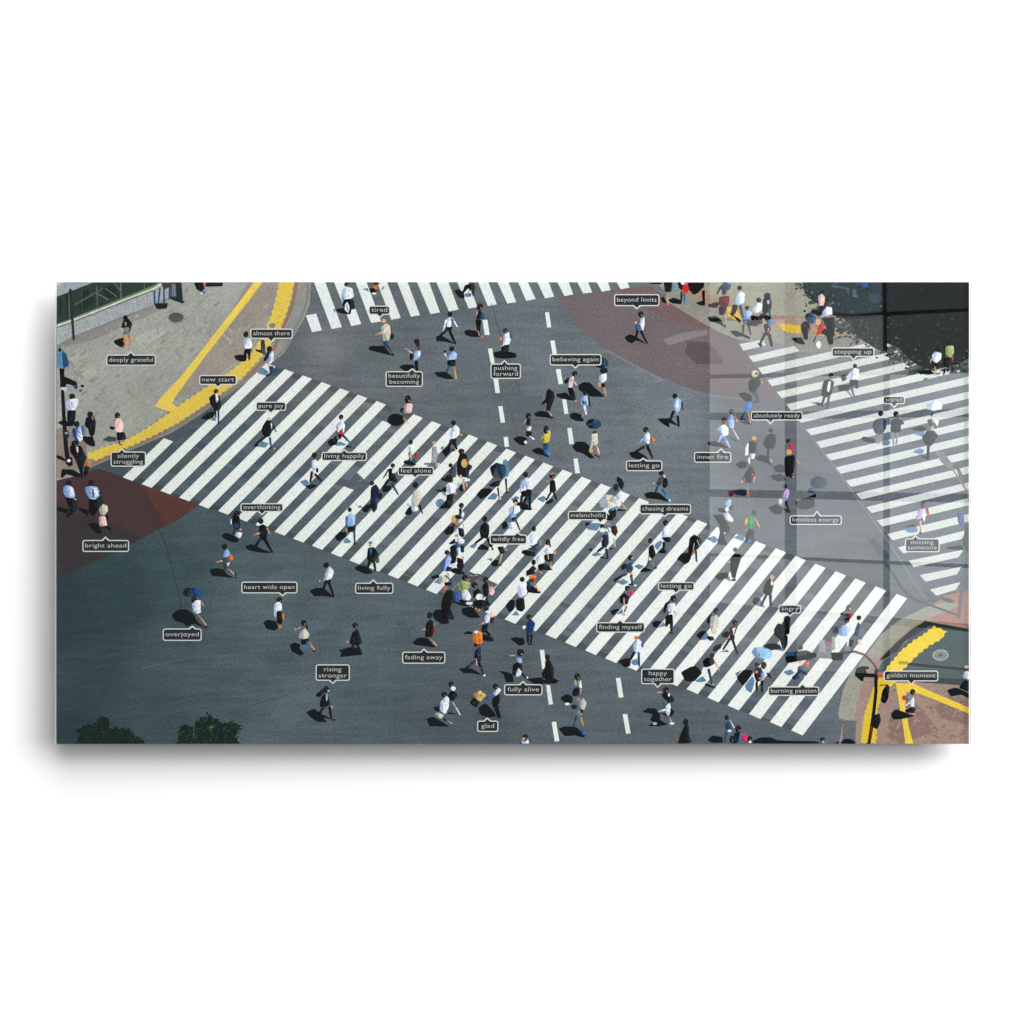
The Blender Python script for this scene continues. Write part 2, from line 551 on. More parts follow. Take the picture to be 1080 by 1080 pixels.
m.poly(Q(889, 760, 903, 760, 902, 785, 888, 785), (104, 108, 112))
for pts in (Q(940, 752, 960, 736, 972, 748, 990, 770, 950, 785, 935, 776), Q(985, 745, 1010, 735, 1022, 742, 1022, 765, 995, 758)):
    m.poly(pts, (144, 116, 109))
for k in range(160):
    x, y = random.uniform(935, 1020), random.uniform(724, 783)
    a_ = .5 if random.random() < .6 else -1.05
    l_, w_ = random.uniform(2, 7), random.uniform(.6, 1.8)
    ca, sa = math.cos(a_), math.sin(a_); g_ = random.choice((-20, -14, -8, 8, 14))
    m.poly([(x + p * ca - q * sa, y + p * sa + q * ca) for p, q in ((0, 0), (l_, 0), (l_, w_), (0, w_))], (156 + g_, 130 + g_, 122 + g_))
m.build("printed_pavement", M_PAVE, label="brick red pavement in the lower right corner of the print")
m = Marks()
m.poly(Q(976, 655, 1022, 663, 1022, 723.5, 1005, 722, 964, 719, 928, 717, 927, 705, 930, 698, 947, 686), (72, 88, 90))  # building shade on the paving, inked as dark tones
m.poly(Q(976, 655, 1022, 664, 1022, 666, 980, 660, 955, 676, 947, 686, 930, 697, 928, 695, 945, 678, 962, 663), (42, 47, 50))
m.poly(Q(948, 698, 970, 700, 1022, 705, 1022, 708, 970, 703, 948, 700.5), (28, 34, 36))  # thin window bar of the reflection, inked dark across the shade
m.poly(Q(928, 705, 1022, 708, 1022, 723, 928, 717), (66, 82, 84))
for i in range(5):
    for j in range(9):
        x = 985 + i * 5.2; y = 668 + j * 3.2
        m.poly(Q(x, y, x + 2.6, y, x + 2.6, y + 1.5, x, y + 1.5), (60, 76, 78))
m.build("printed_building_shade", M_INK, label="printed building shade on the ground behind the curved yellow strip")

# --- zebra crossings
BLX = {0: 129.6, 1: 149.5, 2: 169.2, 3: 189, 4: 209.5, 5: 230, 8: 289.4, 9: 309.2, 10: 329, 11: 348.9, 12: 368.4, 14: 409, 15: 429.6,
       16: 449.3, 20: 532.3, 22: 574.9, 23: 595.9, 24: 617, 25: 638.2, 29: 724, 30: 746, 31: 767.3, 32: 790, 33: 812, 34: 834.4}
BLY = {0: 503.4, 1: 510.6, 2: 517.5, 3: 524.7, 4: 532.3, 5: 538.8, 9: 568, 10: 575.5, 11: 583.3, 12: 590.9, 14: 606, 15: 614, 16: 621.9,
       20: 653.2, 22: 669, 23: 677.5, 24: 685.9, 25: 694.3, 29: 726.8, 30: 735.6, 31: 744, 32: 753, 33: 761.4, 34: 770.3}
TLX = {0: 173, 1: 281, 2: 300.4, 3: 319.4, 4: 339.3, 5: 358.6, 6: 377.6, 7: 397.3, 9: 436, 10: 455.3, 12: 494.4, 13: 514.3, 14: 534.1,
       15: 554, 16: 573.2, 17: 593.5, 18: 613.4, 19: 633.8, 21: 674.2, 24: 735.4, 27: 797.2, 28: 818.2, 30: 859.9, 31: 881.3, 32: 902, 33: 923.6, 34: 945.6}
TLY = {0: 462.1, 1: 383, 2: 389.4, 3: 395.9, 4: 402.9, 5: 409.5, 6: 416.2, 7: 423, 9: 436.9, 10: 444.1, 12: 458.3, 13: 465.7, 14: 473.2,
       15: 480.6, 16: 487.8, 17: 495.2, 18: 502.7, 19: 510, 21: 525.3, 24: 548.2, 27: 570.6, 28: 578.2, 30: 594.4, 31: 602.4, 32: 610, 33: 618.3, 34: 626.4}


def interp(tab, i):
    ks = sorted(tab)
    if i in tab:
        return tab[i]
    a = max(k for k in ks if k < i); b = min(k for k in ks if k > i)
    return tab[a] + (tab[b] - tab[a]) * (i - a) / (b - a)


def stripe(i):
    t = i / 34
    bl = (interp(BLX, i), interp(BLY, i)); tl = (interp(TLX, i), interp(TLY, i))
    return bl, (bl[0] + 10.3 + 1.8 * t, bl[1] + 3.9 + 1.5 * t), (tl[0] + 9.6 + 1.5 * t, tl[1] + 3.6 + 1.1 * t), tl


STR = [stripe(i) for i in range(35)]
m = Marks()
dark = []
for i in range(34):
    a, b = STR[i], STR[i + 1]
    for p, q, pu, qu in ((a[1], b[0], a[2], b[3]), (a[2], b[3], a[1], b[0])):
        if i == 0 and p == a[2]:
            continue
        d = Vector((pu[0] - p[0], pu[1] - p[1])).normalized() * 6.2
        e = Vector((qu[0] - q[0], qu[1] - q[1])).normalized() * 6.2
        dark.append([p, q, (q[0] + e.x, q[1] + e.y), (p[0] + d.x, p[1] + d.y)])
lv = group_level(dark)
for q in dark:
    cx = sum(p[0] for p in q) / 4; cy = sum(p[1] for p in q) / 4
    m.poly(q, [v * 0.84 for v in asphalt_at(cx, cy)], lv)
m.build("printed_blackout_patch", M_LINE, label="dark blacked out squares between the stripe ends").__setitem__("kind", "stuff")

PATCH = [Q(352, 512, 372, 494, 384, 505.5, 374, 517, 362, 512.8), Q(409.7, 429, 426.6, 435, 412.1, 448.5, 401.9, 445.3)]
m = Marks()
lv = group_level([list(s) for s in STR])
for i, s in enumerate(STR):
    bl, br, tr, tl = s
    t = i / 34
    if i == 8:
        f = 0.105; tl = (tl[0] + (bl[0] - tl[0]) * f, tl[1] + (bl[1] - tl[1]) * f); tr = (tr[0] + (br[0] - tr[0]) * f, tr[1] + (br[1] - tr[1]) * f)
    base = (225 + 8 * t, 227 + 6 * t, 224 + 7 * t)
    m.poly([bl, br, tr, tl], jit(base, 3), lv)
    # the thin reddish edge the print shows on the right-hand stripes
m.build("printed_zebra_crossing", M_LINE, label="long diagonal zebra crossing through the middle of the print")
m = Marks()
m.poly(Q(352, 512, 372, 494, 384, 505.5, 374, 517, 362, 512.8), (98, 104, 110))
m.poly([(370 + 9.5 * math.cos(a / 16 * 2 * PI), 506 + 7.5 * math.sin(a / 16 * 2 * PI)) for a in range(16)], (84, 88, 94))
m.poly([(370 + 8.3 * math.cos(a / 16 * 2 * PI), 506 + 6.4 * math.sin(a / 16 * 2 * PI)) for a in range(16)], (92, 96, 101))
m.build("printed_manhole", M_INK, label="grey manhole patch interrupting a stripe")
m = Marks()
m.poly(Q(495, 602.6, 505, 606.8, 515, 611.6, 525, 616, 500, 641, 472, 628), (92, 96, 102))
m.poly([(503 + 10 * math.cos(a / 16 * 2 * PI), 613 + 8 * math.sin(a / 16 * 2 * PI)) for a in range(16)], (88, 78, 78))
m.build("printed_manhole", M_INK, label="brown manhole patch behind the central crowd")

m = Marks()
UP = [Q(322.5, 332.7, 333.6, 330.7, 339.5, 348.5, 329, 350.3), Q(330.9, 297, 342.9, 297, 360.6, 345.1, 349.8, 347), Q(352, 297, 364, 297, 381, 341.8, 370.6, 343.9),
      Q(374.8, 297, 386.3, 297, 401.9, 339.1, 391.4, 340.6), Q(397.5, 297, 408, 297, 422.7, 335.3, 412.7, 337.3),
      Q(418.7, 297, 429.6, 297, 443, 332.5, 433.4, 334), Q(439.6, 297, 452.3, 297, 464, 329.5, 454, 331.3), Q(460, 297, 472.7, 297, 483.6, 326.5, 473.6, 328.5),
      Q(481.8, 297, 493.5, 297, 503.4, 323.7, 494.4, 325.5), Q(504, 297, 514.9, 297, 524.1, 321, 514.5, 322.9), Q(524.5, 297, 536, 297, 544.4, 318.7, 535, 320.1),
      Q(546.2, 297, 556.4, 297, 564.9, 315.3, 555, 317.3), Q(566.4, 297, 578.5, 297, 584.5, 312.9, 574.9, 314.8), Q(587.5, 297, 599.5, 297, 604.6, 310.5, 595.3, 312.3),
      Q(608.6, 297, 620, 297, 624.6, 308.4, 615, 309.6), Q(629, 297, 641, 297, 644, 306, 634.8, 307.6), Q(650, 297, 661.5, 297, 664, 303.3, 654.7, 305.2)]
lv = group_level(UP)
for q in UP:
    m.poly(q, jit((222, 226, 224), 3), lv)
m.build("printed_zebra_crossing", M_LINE, label="zebra crossing cut off by the top edge of the print")

m = Marks()
RL = [(784.2 - 4.5, 363, 784.2, 369.9), (789.4, 375.9, 794.6, 382), (799.4, 388, 804.3, 394.9), (809.2, 400.9, 814, 407.4), (818.9, 413.4, 824.4, 419.9), (829.3, 426.4, 834.2, 433.1),
      (839.5, 439.5, 844.6, 446), (849.7, 453.2, 855.7, 459.2), (860.3, 466.1, 865.8, 472.6), (870.6, 479.6, 876.5, 485.8), (881.3, 493, 886.8, 499.7),
      (891.9, 507, 897.6, 513.6), (902.8, 520.5, 908.3, 526.8), (913.6, 534.9, 919.2, 541.1), (924.7, 549, 930.5, 555.3), (935.8, 563.2, 941.7, 569.9),
      (947, 577.2, 952.8, 583.8), (958.3, 591.3, 963.9, 598.2), (969.9, 606.5, 976.4, 613.5), (980.8, 621.8, 987.5, 628.3)]
RP = []
for i, (a, b, c, d) in enumerate(RL):
    sl = -0.222 - 0.0017 * i if i < 17 else (-0.20, -0.20, -0.25)[i - 17]
    xr = 1024
    if i == 0:
        RP.append(Q(a, b, 805, 358.1, 807.8, 364.4, c, d)); continue
    if i == 1:
        RP.append(Q(a, b, 837.6, 364.8, 843.2, 370.4, c, d)); continue
    if i >= 17:
        xr = (1016, 1014, 1013)[i - 17]
    w = 1.0
    RP.append(Q(a, b, xr, b + (xr - a) * sl, xr - (0 if i < 17 else 5), d + (xr - c) * sl, c, d))
lv = group_level(RP)
for q in RP:
    m.poly(q, jit((204, 206, 204), 3), lv)
m.build("printed_zebra_crossing", M_LINE, label="zebra crossing at the right edge under the window reflection")

# --- lane dashes
for t, qs in (("D1", ["655,335 698,335 718,468 675,468", "703,588 740,585 762,715 728,718", "750,850 792,850 808,975 770,978"]),
              ("D2", ["793,97 830,93 853,237 815,240", "840,365 878,362 888,448 850,452"]),
              ("E1", ["165,270 200,267 220,400 183,404", "210,518 248,515 270,640 232,640", "260,768 300,765 322,895 285,900"]),
              ("E2", ["315,35 350,30 370,160 335,165", "360,288 398,283 418,425 378,428", "415,555 450,552 470,680 430,683"]),
              ("E4", ["118,237 157,235 175,400 140,405", "173,545 208,545 235,712 198,718", "223,868 262,865 290,1035 250,1040",
                      "785,483 825,480 853,652 812,656", "845,800 885,797 915,967 875,972"])):
    ox, oy, s = TILES[t]
    for q in qs:
        Marks().poly  # noqa
        mk = Marks()
        mk.poly([(ox + float(p.split(",")[0]) * s, oy + float(p.split(",")[1]) * s) for p in q.split()], jit((224, 226, 224), 4))
        mk.build("printed_lane_dash", M_LINE)

# --- old seams and scuffs in the asphalt
m = Marks()
for pts, w, c in ((Q(188, 640, 196, 620, 206, 570), 0.5, (60, 74, 80)), (Q(226, 618, 222, 640, 214, 665), 0.8, (60, 74, 80)),
                  (Q(335, 650, 338, 690), 0.5, (64, 76, 82)), (Q(59, 700, 100, 691, 150, 683, 178, 675), 0.7, (50, 66, 71)),
                  (Q(61, 701, 84, 697), 0.5, (74, 90, 92)), (Q(110, 693, 128, 688, 150, 684), 0.5, (80, 94, 95)),
                  (Q(150, 705, 175, 699, 200, 694), 0.8, (92, 106, 104)), (Q(170, 754, 200, 748, 225, 742), 0.6, (92, 98, 96)),
                  (Q(180, 742, 205, 736), 0.6, (88, 98, 96)), (Q(59, 712, 66, 745, 70, 785), 1.4, (48, 62, 70)),
                  (Q(632, 716, 645, 750, 652, 784), 0.7, (104, 112, 118)), (Q(640, 725, 632, 700), 0.7, (104, 112, 118)),
                  (Q(518, 320, 530, 360, 545, 400, 556, 440), 0.7, (84, 90, 96)), (Q(535, 425, 542, 445, 548, 470), 0.7, (86, 92, 98)),
                  (Q(640, 370, 690, 396, 706, 404), 1.6, (126, 134, 140)), (Q(700, 403, 742, 416, 790, 422), 1.4, (122, 130, 136)),
                  (Q(694, 398, 702, 414, 714, 428), 0.8, (134, 142, 148)), (Q(635, 467, 650, 463), 0.9, (88, 94, 100)),
                  (Q(858, 463, 886, 501, 916, 542, 938, 573, 958, 604, 972, 626, 982, 637), 1.2, (128, 136, 142)),
                  (Q(220, 560, 226, 590), 0.5, (62, 76, 82)), (Q(352, 764, 354, 784), 0.7, (66, 78, 84)), (Q(305, 640, 330, 632, 420, 622), 0.8, (70, 82, 88)),
                  (Q(255, 735, 300, 724), 0.7, (92, 104, 104)), (Q(262, 745, 305, 733), 0.7, (66, 78, 84)), (Q(305, 688, 330, 680), 0.7, (96, 106, 108))):
    m.poly(stroke_poly(pts, w, 0.8), c)
for k in range(260):
    x = random.uniform(62, 480); y = random.uniform(560, 782)
    if x < 190 and y < 640 and random.random() < 0.6:
        continue
    L_ = random.uniform(5, 22); sl = -0.22 + random.uniform(-0.06, 0.06)
    if y < 500 + (x - 130) * 0.365 + 30:
        continue
    b = asphalt_at(x, y); dv = random.choice((-11, -8, 8, 11, 15))
    m.poly(stroke_poly([(x, y), (x + L_, y + sl * L_)], random.uniform(0.4, 0.9), 0.5), [q + dv for q in b])
for k in range(120):
    x = random.uniform(640, 745); y = random.uniform(400, 560)
    L_ = random.uniform(5, 20); sl = -0.28 + random.uniform(-0.1, 0.1)
    if y > 383 + (x - 281) * 0.3665 - 8 or y < 385 + (x - 640) * 0.30 + 12:
        continue
    b = asphalt_at(x, y); dv = random.choice((-7, -5, 6, 9))
    m.poly(stroke_poly([(x, y), (x + L_, y + sl * L_)], random.uniform(0.4, 0.9), 0.5), [q + dv for q in b])
for k in range(800):
    i = random.randrange(35); bl, br, tr, tl = STR[i]
    u, w = random.uniform(.02, .98), random.uniform(.1, .9)
    ax, ay = bl[0] + (tl[0] - bl[0]) * u, bl[1] + (tl[1] - bl[1]) * u
    bx, by = br[0] + (tr[0] - br[0]) * u, br[1] + (tr[1] - br[1]) * u
    x, y = ax + (bx - ax) * w, ay + (by - ay) * w
    L_ = random.uniform(.8, 4); an = random.choice((-.3, -.3, .4, 1.2)) + random.uniform(-.3, .3)
    g_ = random.choice((216, 210, 204, 194, 182, 168))
    m.poly(stroke_poly([(x, y), (x + L_ * math.cos(an), y + L_ * math.sin(an))], random.uniform(.25, .6), .5), (g_, g_ + 1, g_ - 2))
for k in range(300):    # uneven tone of the asphalt between the stripes
    i = random.randrange(34); a, b = STR[i], STR[i + 1]
    u = random.uniform(.0, .94); du = random.uniform(.02, .07)
    P0 = lambda s0, s1, u_: (s0[0] + (s1[0] - s0[0]) * u_, s0[1] + (s1[1] - s0[1]) * u_)
    q = [P0(a[1], a[2], u), P0(b[0], b[3], u), P0(b[0], b[3], u + du), P0(a[1], a[2], u + du)]
    if a[1][0] == STR[0][1][0]:
        continue
    dv = random.choice((-9, -6, 5, 8, 12))
    m.poly(q, [v_ + dv for v_ in asphalt_at(*q[0])])
for k in range(46):     # large faint repairs and stains
    x, y = random.uniform(210, 760), random.uniform(320, 780)
    if STR[0][0][1] + (x - 130) * .378 > y > 350 + (x - 281) * .377 or y < 390 and x > 590 or y < 366:
        continue
    r = random.uniform(5, 24)
    m.poly([(x + r * random.uniform(.6, 1.2) * math.cos(q), y + .45 * r * random.uniform(.6, 1.2) * math.sin(q) - .2 * r * math.cos(q)) for q in [j * .7 for j in range(9)]],
           (lambda d_: [v_ + d_ for v_ in asphalt_at(x, y)])(random.choice((-6, -5, 4, 5, 7))))
o = m.build("printed_road_scuffs", M_LINE, label="thin seams and tyre scuffs on the printed asphalt")
o["kind"] = "stuff"

# --- tactile yellow
YEL = (228, 196, 92)


def jag(pts, amp=0.9, step=3.2):
    out = []
    k = 0
    for i in range(len(pts)):
        a, b = Vector(pts[i]), Vector(pts[(i + 1) % len(pts)])
        d = b - a; n = max(1, int(d.length / step)); u = d.normalized() if d.length else Vector((1, 0))
        for j in range(n):
            p = a + d * (j / n)
            s = amp if k % 2 else -amp
            out.append((p.x - u.y * s, p.y + u.x * s)); k += 1
    return out


m = Marks()
m.poly(Q(268.5, 297, 277.5, 297, 262, 318, 220, 371, 200, 398, 184, 420, 181.5, 426, 189, 431, 178, 434, 163, 428.5, 170, 419, 190, 398, 214, 368, 245, 328), YEL)
m.poly(Q(262, 306, 268, 306, 240, 343, 235, 342), (236, 204, 96))
m.build("printed_yellow_strip", M_LINE, label="straight yellow strip across the upper left pavement")
m = Marks()
m.poly(jag(Q(295, 297, 291, 315, 286, 332, 279, 349, 270, 365, 262, 376, 238, 395, 215, 410, 194, 424, 175, 438, 154, 452, 130, 466, 110, 471, 91, 479, 93, 483,
             101, 486, 118, 478, 140, 470, 165, 458, 188, 446, 215, 428, 235, 414, 252, 402, 272, 381, 285, 365, 296, 346, 303, 328, 308, 312, 310, 297)), (220, 190, 84))
for k in range(70):
    t = random.random()
    P_ = [(302, 300), (294, 330), (280, 360), (255, 390), (215, 418), (170, 448), (130, 470), (100, 480)]
    f = t * (len(P_) - 1); i = int(f); f -= i
    x = P_[i][0] * (1 - f) + P_[i + 1][0] * f + random.uniform(-3, 3); y = P_[i][1] * (1 - f) + P_[i + 1][1] * f + random.uniform(-2, 2)
    m.poly(Q(x, y, x + 1.2, y + .2, x + 1.1, y + 1, x, y + .8), random.choice(((240, 212, 110), (190, 154, 60), (206, 168, 58))))
for k in range(330):
    f = random.random() * (len(P_) - 1); i = int(f); f -= i
    x = P_[i][0] * (1 - f) + P_[i + 1][0] * f + random.uniform(-5, 5); y = P_[i][1] * (1 - f) + P_[i + 1][1] * f + random.uniform(-2.5, 2.5)
    m.poly(Q(x, y, x + .9, y + .1, x + .8, y + .7, x, y + .6), random.choice(((206, 170, 66), (240, 212, 110), (182, 146, 62))))
m.build("printed_tactile_paving", M_LINE, label="jagged yellow tactile paving along the upper left kerb")
m = Marks()
ox, oy, s = TILES["H3"]
m.poly(jag([(ox + a * s, oy + b * s) for a, b in Q(790, 542, 890, 580, 850, 640, 760, 690, 680, 750, 620, 810, 560, 870, 530, 930, 470, 1000, 370, 990, 410, 900, 440, 850, 540, 730, 640, 650, 720, 600)], 0.8, 3), (232, 200, 52))
ox, oy, s = TILES["H4"]
m.poly(jag([(ox + a * s, oy + b * s) for a, b in Q(390, 295, 480, 290, 460, 370, 400, 420, 370, 560, 352, 822, 235, 815, 262, 600, 330, 400)], 0.6, 3), (216, 184, 58))
m.build("printed_tactile_paving", M_LINE, label="curved yellow paving in the lower right corner")
m = Marks()
m.poly([(ox + a * s, oy + b * s) for a, b in Q(500, 362, 640, 366, 700, 398, 1060, 550, 1060, 596, 880, 522, 690, 446, 580, 430, 575, 540, 600, 690, 635, 824, 574, 824, 560, 700, 540, 600, 520, 470)], (230, 196, 76))
m.poly([(ox + a * s, oy + b * s) for a, b in Q(525, 195, 600, 200, 590, 222, 525, 220)], (150, 150, 60))
m.build("printed_tactile_paving", M_LINE, label="forked yellow strip under the lower right caption")
m = Marks()
ox, oy, s = TILES["G1"]
m.poly([(ox + a * s, oy + b * s) for a, b in Q(262, 190, 300, 195, 350, 225, 385, 310, 370, 322, 330, 290, 270, 262)], (214, 178, 66))
m.build("printed_tactile_paving", M_LINE, label="short yellow piece beside the top kerb")
m = Marks()
m.poly(jag([(ox + a * s, oy + b * s) for a, b in Q(655, 318, 740, 322, 830, 340, 830, 392, 760, 392, 700, 380, 672, 350)], 0.7, 2.4), (206, 172, 66))
m.build("printed_tactile_paving", M_LINE, label="yellow strip left of the tree shade at the top")
m = Marks()
ox, oy, s = TILES["H1"]
for k in range(60):
    x = random.uniform(-190, 400); y = 385 + random.uniform(-28, 28)
    r = random.uniform(8, 22)
    m.poly([(ox + (x + r * random.uniform(.6, 1.2) * math.cos(q)) * s, oy + (y + .6 * r * random.uniform(.6, 1.2) * math.sin(q)) * s) for q in (0, 1, 2, 3, 4, 5)],
           jit((196, 160, 60), 18))
m.build("printed_tactile_paving", M_LINE, label="broken yellow paving at the upper right, partly in tree shade")

# --- ground manholes
m = Marks(); m.shapes(parse("B1", "m@50,315,74,50;g@48,313,62,40")); m.poly([(186 + 6.6 * math.cos(a), 334.6 + 4.2 * math.sin(a)) for a in [i * .4 for i in range(16)]], (92, 84, 76))
m.build("printed_manhole", M_INK, label="round brown manhole on the upper left pavement")
m = Marks(); m.shapes(parse("H3", "a@842,762,62,44")); m.poly([(875 + (842 + 50 * math.cos(a)) * s, 585 + (762 + 34 * math.sin(a)) * s) for a in [i * .4 for i in range(16)]], (126, 130, 126))
m.shapes(parse("H3", "g@842,764,12,8"))
m.build("printed_manhole", M_INK, label="round pale manhole in the printed building shade")

# --- tree shade, upper right
m = Marks()
for k in range(150):    # half shade round the dark mass
    x = random.uniform(855, 1020); y0 = (326 + (x - 862) * 0.52) if x < 960 else 384
    y = y0 + random.gauss(0, 5); r = random.uniform(2, 5.5)
    m.poly([(x + 1.3 * r * random.uniform(.6, 1.2) * math.cos(q), y + .5 * r * random.uniform(.6, 1.2) * math.sin(q) - .2 * r * math.cos(q)) for q in (0, 1, 2, 3, 4.2, 5.3)],
           random.choice(((84, 90, 92), (70, 76, 80), (100, 106, 108), (62, 68, 70))))
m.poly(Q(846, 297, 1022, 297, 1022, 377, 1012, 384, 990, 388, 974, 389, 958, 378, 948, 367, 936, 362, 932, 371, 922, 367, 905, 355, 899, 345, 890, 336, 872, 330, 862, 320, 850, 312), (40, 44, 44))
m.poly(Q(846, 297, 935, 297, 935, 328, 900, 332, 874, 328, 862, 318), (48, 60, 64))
for k in range(520):
    x = random.uniform(848, 1021); y = random.uniform(299, 392)
    if y > 330 + (x - 880) * 0.45 + 20 and x < 975:
        continue
    far = x > 935 and y < 330
    if far and random.random() < 0.9:
        continue
    if x > 950 and y < 365 and random.random() < 0.6:
        continue
    r = random.uniform(0.5, 2.2)
    c = random.choice(((22, 28, 28), (30, 36, 36), (22, 28, 28), (58, 70, 74), (58, 66, 66), (78, 96, 108), (90, 92, 90), (110, 98, 84), (176, 146, 70), (36, 46, 42)))
    if not (840 < x < 925 and 340 < y < 362) and c == (176, 146, 70):
        c = (44, 50, 50)
    if c[0] > 70 and y > 335 and x > 880 and random.random() < .6:
        c = (54, 60, 60)
    m.poly([(x + r * random.uniform(.5, 1.3) * math.cos(q), y + .7 * r * random.uniform(.5, 1.3) * math.sin(q)) for q in (0, 1.2, 2.4, 3.6, 5)], c)
for k in range(90):
    x = random.uniform(838, 880); y = 298 + (x - 838) * .55 + random.gauss(0, 3.5); r = random.uniform(.7, 2.2)
    m.poly([(x + r * random.uniform(.5, 1.3) * math.cos(q), y + .6 * r * random.uniform(.5, 1.3) * math.sin(q)) for q in (0, 1, 2, 3, 4.2, 5.3)],
           random.choice(((44, 54, 54), (36, 44, 44), (60, 72, 72), (110, 108, 98))))
for k in range(230):    # ragged lower edge, leaf by leaf
    x = random.uniform(862, 1018); y0 = (330 + (x - 862) * 0.52) if x < 960 else 386
    y = y0 + random.gauss(-1, 8); r = random.uniform(0.6, 2.4)
    c = random.choice(((66, 74, 76), (44, 50, 52), (84, 90, 92), (60, 70, 76), (40, 48, 50), (44, 56, 66)))
    m.poly([(x + r * random.uniform(.5, 1.3) * math.cos(q), y + .6 * r * random.uniform(.5, 1.3) * math.sin(q)) for q in (0, 1, 2, 3, 4.2, 5.3)], c)
for x, y in ((968, 333), (975, 330), (1009, 348), (950, 343), (942, 338)):
    m.poly([(x + 1.6 * math.cos(q), y + 2.2 * math.sin(q)) for q in (0, 1, 2, 3, 4, 5)], (70, 50, 46))
m.poly(Q(908, 298, 916, 298, 916, 303, 909, 303), (52, 84, 140))
m.poly(Q(877, 300, 896, 304, 895, 312, 892, 305, 877, 303), (70, 92, 104))
m.poly(Q(899, 305, 903, 305, 903, 314, 899, 313), (70, 98, 118))
m.poly(Q(916, 309, 928, 311, 928, 320, 917, 318), (56, 74, 88))
m.poly(Q(930.2, 297, 935, 297, 935.5, 372, 930.5, 366), (14, 18, 20))  # this and the next shape: reflected window bars inked into the print
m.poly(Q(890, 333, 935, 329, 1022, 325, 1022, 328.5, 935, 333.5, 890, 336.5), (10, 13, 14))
m.build("printed_tree_shade", M_LEAF, label="dappled dark tree shade in the upper right corner, crossed by inked window bars")["kind"] = "stuff"

# --- street furniture in the picture
m = Marks()
ox, oy, s = TILES["A1"]


def T(*a): return [(ox + a[i] * s, oy + a[i + 1] * s) for i in range(0, len(a), 2)]


m.poly(T(5, 130, 330, 8, 940, 8, 860, 55, 165, 330, 5, 395), (48, 62, 58))
m.poly(T(5, 5, 340, 5, 10, 135, 5, 135), (150, 160, 168))
m.poly(T(5, 5, 90, 5, 20, 40, 5, 42), (196, 184, 150))
m.poly(stroke_poly(T(5, 388, 170, 325, 860, 48, 925, 14), 3.2, 1), (100, 124, 98))
for a in (T(30, 160, 60, 150, 60, 300, 30, 320), T(230, 90, 300, 60, 300, 170, 230, 210), T(400, 60, 520, 20, 560, 120, 470, 160), T(200, 200, 330, 110, 350, 180, 240, 250)):
    m.poly(a, (36, 48, 46))
for a in ((T(105, 110, 112, 330), 1.6, (34, 40, 38)), (T(122, 110, 128, 330), 1.2, (110, 96, 76)), (T(365, 40, 372, 220), 1.0, (90, 110, 96)), (T(575, 12, 580, 150), 1.2, (92, 118, 100)),
          (T(180, 200, 420, 60), 2.0, (84, 90, 78)), (T(360, 100, 470, 160), 0.8, (128, 126, 112)), (T(440, 60, 540, 130), 0.8, (128, 126, 112)), (T(520, 20, 575, 80), 0.8, (120, 118, 106)),
          (T(235, 80, 240, 250), .8, (70, 84, 76)), (T(780, 12, 785, 60), .8, (90, 110, 96))):
    m.poly(stroke_poly(a[0], a[1], 1), a[2])
m.poly(stroke_poly(T(5, 396, 165, 338, 400, 246, 640, 150, 860, 66, 930, 22), 2.6, 1), (204, 200, 188))
m.poly(stroke_poly(T(5, 408, 165, 350, 400, 258, 640, 162, 860, 78), 0.8, 1), (60, 62, 58))
m.build("printed_glass_roof", M_INK, label="dark glazed roof with pale rail in the upper left corner")
m = Marks()
m.poly(T(5, 414, 165, 355, 860, 84, 985, 30, 1060, 20, 1060, 110, 870, 205, 600, 300, 165, 480, 5, 560), (168, 171, 174))
for k in range(44):
    x = 20 + k * 24; yt = 408 - (x - 5) * 0.378; yb = 556 - (x - 5) * 0.40
    m.poly(stroke_poly(T(x, yt + 6, x, min(yb, yt + 140)), 0.35, 1), (138, 142, 150))
for k in range(5):
    o_ = 22 + k * 26
    m.poly(stroke_poly(T(8, 410 + o_, 400, 258 + o_, 860, 80 + o_), 0.3, 1), (142, 146, 152))
m.build("printed_tiled_wall", M_INK, label="low white tiled wall beneath the glazed roof")
m = Marks()
m.poly(stroke_poly(T(135, 70, 150, 300, 165, 505), 2.9, 0.9), (38, 52, 58))
m.build("printed_post", M_INK, label="slim dark post in front of the tiled wall")
m = Marks()
for a in (T(872, 80, 874, 200), T(920, 60, 905, 190), T(955, 50, 957, 200), T(1005, 40, 1003, 150), T(1066, 20, 1066, 130)):
    m.poly(stroke_poly(a, 2.0, 1), (52, 84, 124))
m.poly(T(872, 190, 990, 190, 980, 235, 900, 240, 880, 215), (24, 36, 42))
m.poly(T(930, 10, 1070, 10, 1060, 40, 1000, 50, 960, 70), (60, 62, 60))
m.poly(T(1010, 130, 1080, 150, 1140, 175, 1125, 190, 1060, 170, 1010, 150), (26, 36, 40))
m.build("printed_railing", M_INK, label="blue posts and dark bar at the end of the tiled wall")
m = Marks()
ox, oy, s = TILES["B1"]
m.poly(T(0, 8, 95, 8, 110, 190, 85, 185, 60, 165, 0, 150), (34, 46, 52)); m.poly(T(8, 20, 45, 20, 50, 130, 8, 130), (112, 118, 134))
m.build("printed_bench", M_INK, label="dark framed bench at the end of the railing")
m = Marks()
m.poly(T(310, 8, 460, 8, 455, 40, 300, 45), (26, 38, 46))
m.build("printed_bar", M_INK, label="dark bar behind the seated person at the top edge")
